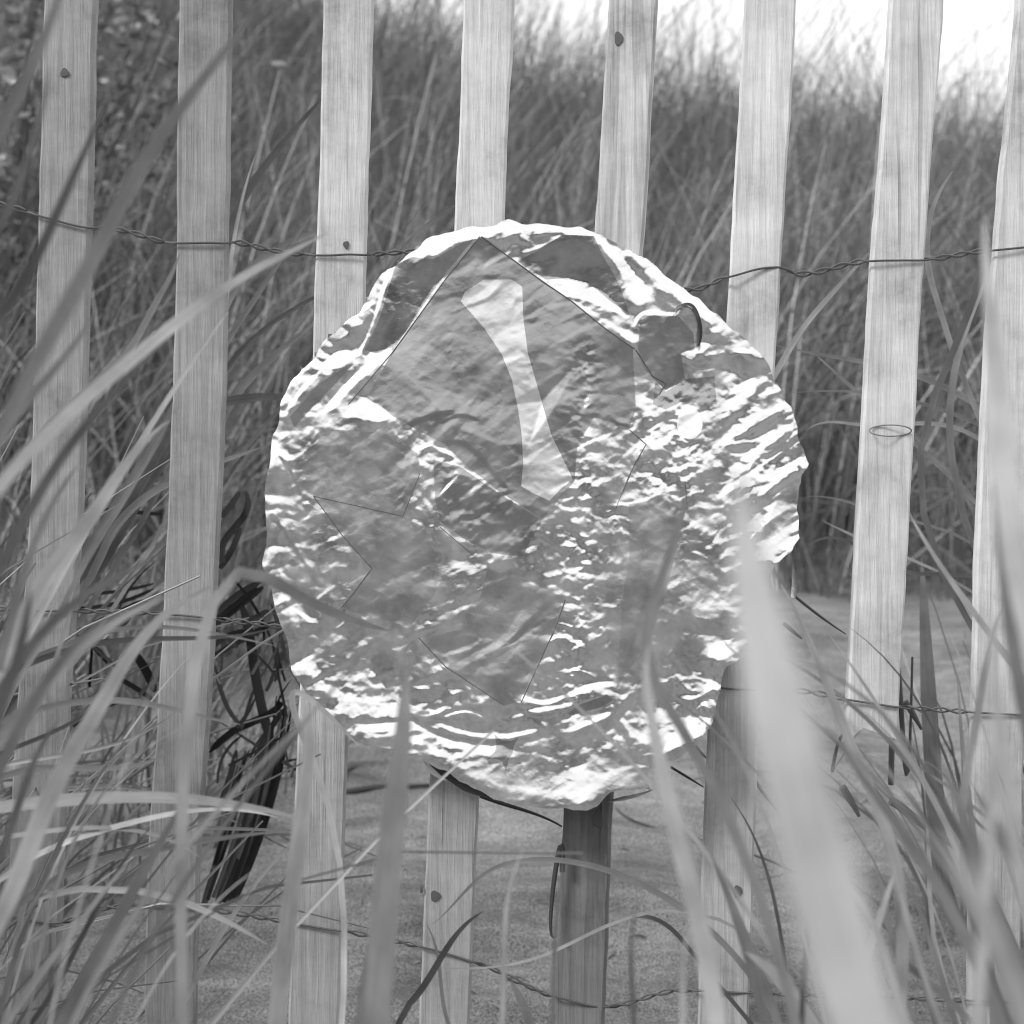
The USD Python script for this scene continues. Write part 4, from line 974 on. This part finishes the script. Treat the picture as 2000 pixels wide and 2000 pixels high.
TUS = [  # px of the foot, depth, blades, hmin, hmax, lean to the right, label
    (-60, 1.75, 110, .35, .85, .6, 'dense beach grass tussock left of the leftmost slat'),
    (215, 1.9, 130, .35, .9, .6, 'beach grass tussock between the first and second slats'),
    (520, 2.05, 150, .35, .95, .7, 'thick tangled tussock seen between the second and third slats'),
    (800, 2.5, 130, .4, .95, .5, 'tussock behind the gap left of the balloon top'),
    (1090, 2.6, 120, .45, 1.0, .35, 'tall tussock behind the gap above the top right of the balloon'),
    (1345, 2.6, 120, .45, 1.0, .35, 'tussock behind the bright slat right of the balloon'),
    (1600, 2.45, 130, .35, .8, .3, 'dark-footed tussock at the top of the sand between the right slats'),
    (1870, 2.4, 120, .35, .8, .4, 'tussock behind the gap right of the broad broken slat'),
    (2120, 2.2, 100, .4, .85, .1, 'tussock at the right edge of the picture'),
    (360, 2.6, 130, .5, 1.0, .6, 'taller tussock higher up the dune behind the second slat'),
    (660, 2.9, 130, .5, 1.0, .5, 'tussock up the dune behind the third slat'),
    (60, 2.5, 130, .5, 1.0, .6, 'tall tussock up the dune behind the leftmost slat'),
    (90, 1.30, 46, .25, .6, .9, 'thin sprawling grass on the sand just behind the leftmost slat'),
    (330, 1.42, 50, .25, .6, .8, 'thin sprawling grass on the sand just behind the second slat'),
    (480, 1.55, 40, .2, .55, .7, 'low sprawling grass beside the black dead plant'),
    (-620, 0.82, 150, .35, .75, .35, 'added shading tussock outside the frame by the leftmost slat, its blades leaning in over it'),  # this and the next two: added off-frame to shade slats and sand
    (-560, 1.12, 150, .35, .8, .35, 'added shading tussock outside the frame behind the fence at the left, leaning right'),
    (-560, 0.56, 110, .3, .6, .2, 'added shading tussock outside the frame before the fence at the left'),
    (1930, 1.25, 40, .25, .6, -.3, 'thin grass on the sand behind the rightmost slat'),
]
for px, d, n, h0, h1, bx, lab in TUS:
    x, y = (px - 1000) / 1000 * T * d, d
    near = d < 1.6
    o = obj('beach_grass_tussock', clump(n, h0, h1, .09 if near else .13, rr, .003, .0068, 7, (bx, 0), True, lean=.34, droop=.9 if near or px < 600 else .5), 'tussock_mat')
    UsdGeom.Xformable(o).AddTranslateOp().Set(Gf.Vec3d(float(x), float(y), float(ground(x, y))))
    tag(o, lab, 'grass tussock', 'beach grass tussocks at the foot of the dune')
def field(n, per, x, y, hmin, hmax, wmin, wmax, segs):
    """n clumps of per blades each, standing at x, y."""
    m = n * per
    a_ = rr.uniform(0, 2 * np.pi, m); r0 = .15 * np.sqrt(rr.random(m))
    X_, Y_ = np.repeat(x, per) + r0 * np.cos(a_), np.repeat(y, per) + r0 * np.sin(a_)
    B = np.stack([X_, Y_, ground(X_, Y_) - .03], -1)
    tall = np.repeat(rr.uniform(.75, 1.15, n), per)
    cl = np.repeat(rr.normal(0, .38, (n, 2)), per, axis=0)
    bx = np.interp(X_, [-3, 0, 2], [.7, .4, .28]) * rr.uniform(.2, 1.6, m)
    bi = np.stack([bx, np.zeros(m)], -1) + cl + rr.normal(0, .1, (m, 2))
    return sward(B, tall * rr.uniform(hmin, hmax, m), a_ + rr.normal(0, .7, m), np.abs(rr.normal(.08, .22, m)), np.abs(rr.normal(0, .6, m)) * np.where(rr.random(m) < .2, 2.0, .8), bi, rr.uniform(wmin, wmax, m), rr, segs)
y = rr.uniform(2.65, 7.6, 820); x = rr.uniform(-1, 1, 820) * (.6 * y + .3)
a_ = rr.uniform(0, 2 * np.pi, 800); d = rr.uniform(1.9, 8.5, 800)
x2, y2 = d * np.sin(a_), d * np.cos(a_)
m = ~((y2 > 0) & (np.abs(x2) < np.maximum(.66 * y2 + .35, 1.1)))
x2, y2 = x2[m], y2[m]
tag(obj('dune_grass', join([field(len(x), 44, x, y, .4, 1.05, .0045, .0095, 6), field(170, 8, rr.uniform(-4, 4, 170), rr.uniform(4.6, 7.2, 170), 1.15, 1.7, .006, .010, 7), field(len(x2), 36, x2, y2, .5, 1.05, .008, .014, 3)]), 'dune_grass_mat'),
    'mass of beach grass covering the dune behind the fence', kind='stuff')

px_ = rr.uniform(2.3, 4.6, 110); qx_ = rr.uniform(-1, 1, 110) * (.55 * px_ + .1)
tag(obj('dry_grass', field(110, 7, qx_, px_, .55, 1.15, .004, .008, 7), 'dry_straw'), 'scattered paler dry stalks standing out of the dune grass', kind='stuff')

# ------------------------------------------------------------------ leafy shrub at the upper left
shrub = thing('shrub', 'leafy pale shrub rising on the dune at the upper left', 'shrub')
rs = np.random.default_rng(44)
SX, SY = -1.35, 3.0
SZ = float(ground(SX, SY))
stems, leaves = [], []
for k in range(26):
    a_ = rs.uniform(0, 2 * np.pi); L = rs.uniform(1.0, 1.75)
    t_ = np.linspace(0, 1, 9)[:, None]
    out = rs.uniform(.15, .75)
    P = np.array([SX, SY, SZ]) + t_ ** 1.3 * np.array([math.cos(a_) * out, math.sin(a_) * out * .8, 0]) + t_ * np.array([0, 0, L]) + np.cumsum(rs.normal(0, .015, (9, 3)), 0)
    stems.append(tube(P, np.linspace(.008, .002, 9), 5))
    for q_ in range(75):
        u_ = rs.uniform(.3, 1); b = np.array([np.interp(u_, t_[:, 0], P[:, c]) for c in range(3)]) + rs.normal(0, .06, 3)
        e = rs.normal(0, 1, 3); e[2] = abs(e[2]) * .6; e /= np.linalg.norm(e)
        Lf = rs.uniform(.025, .05)
        leaves.append(ribbon(b + np.linspace(0, 1, 4)[:, None] * e * Lf, np.array([.2, 1, .8, .1]) * Lf * .5, 0, .1, view=rs.normal(0, 1, 3)))
obj('stems', join(stems), 'blade_dark', shrub, smooth=True)
tag(obj('foliage', join(leaves), 'shrub_leaf', shrub), kind='stuff')
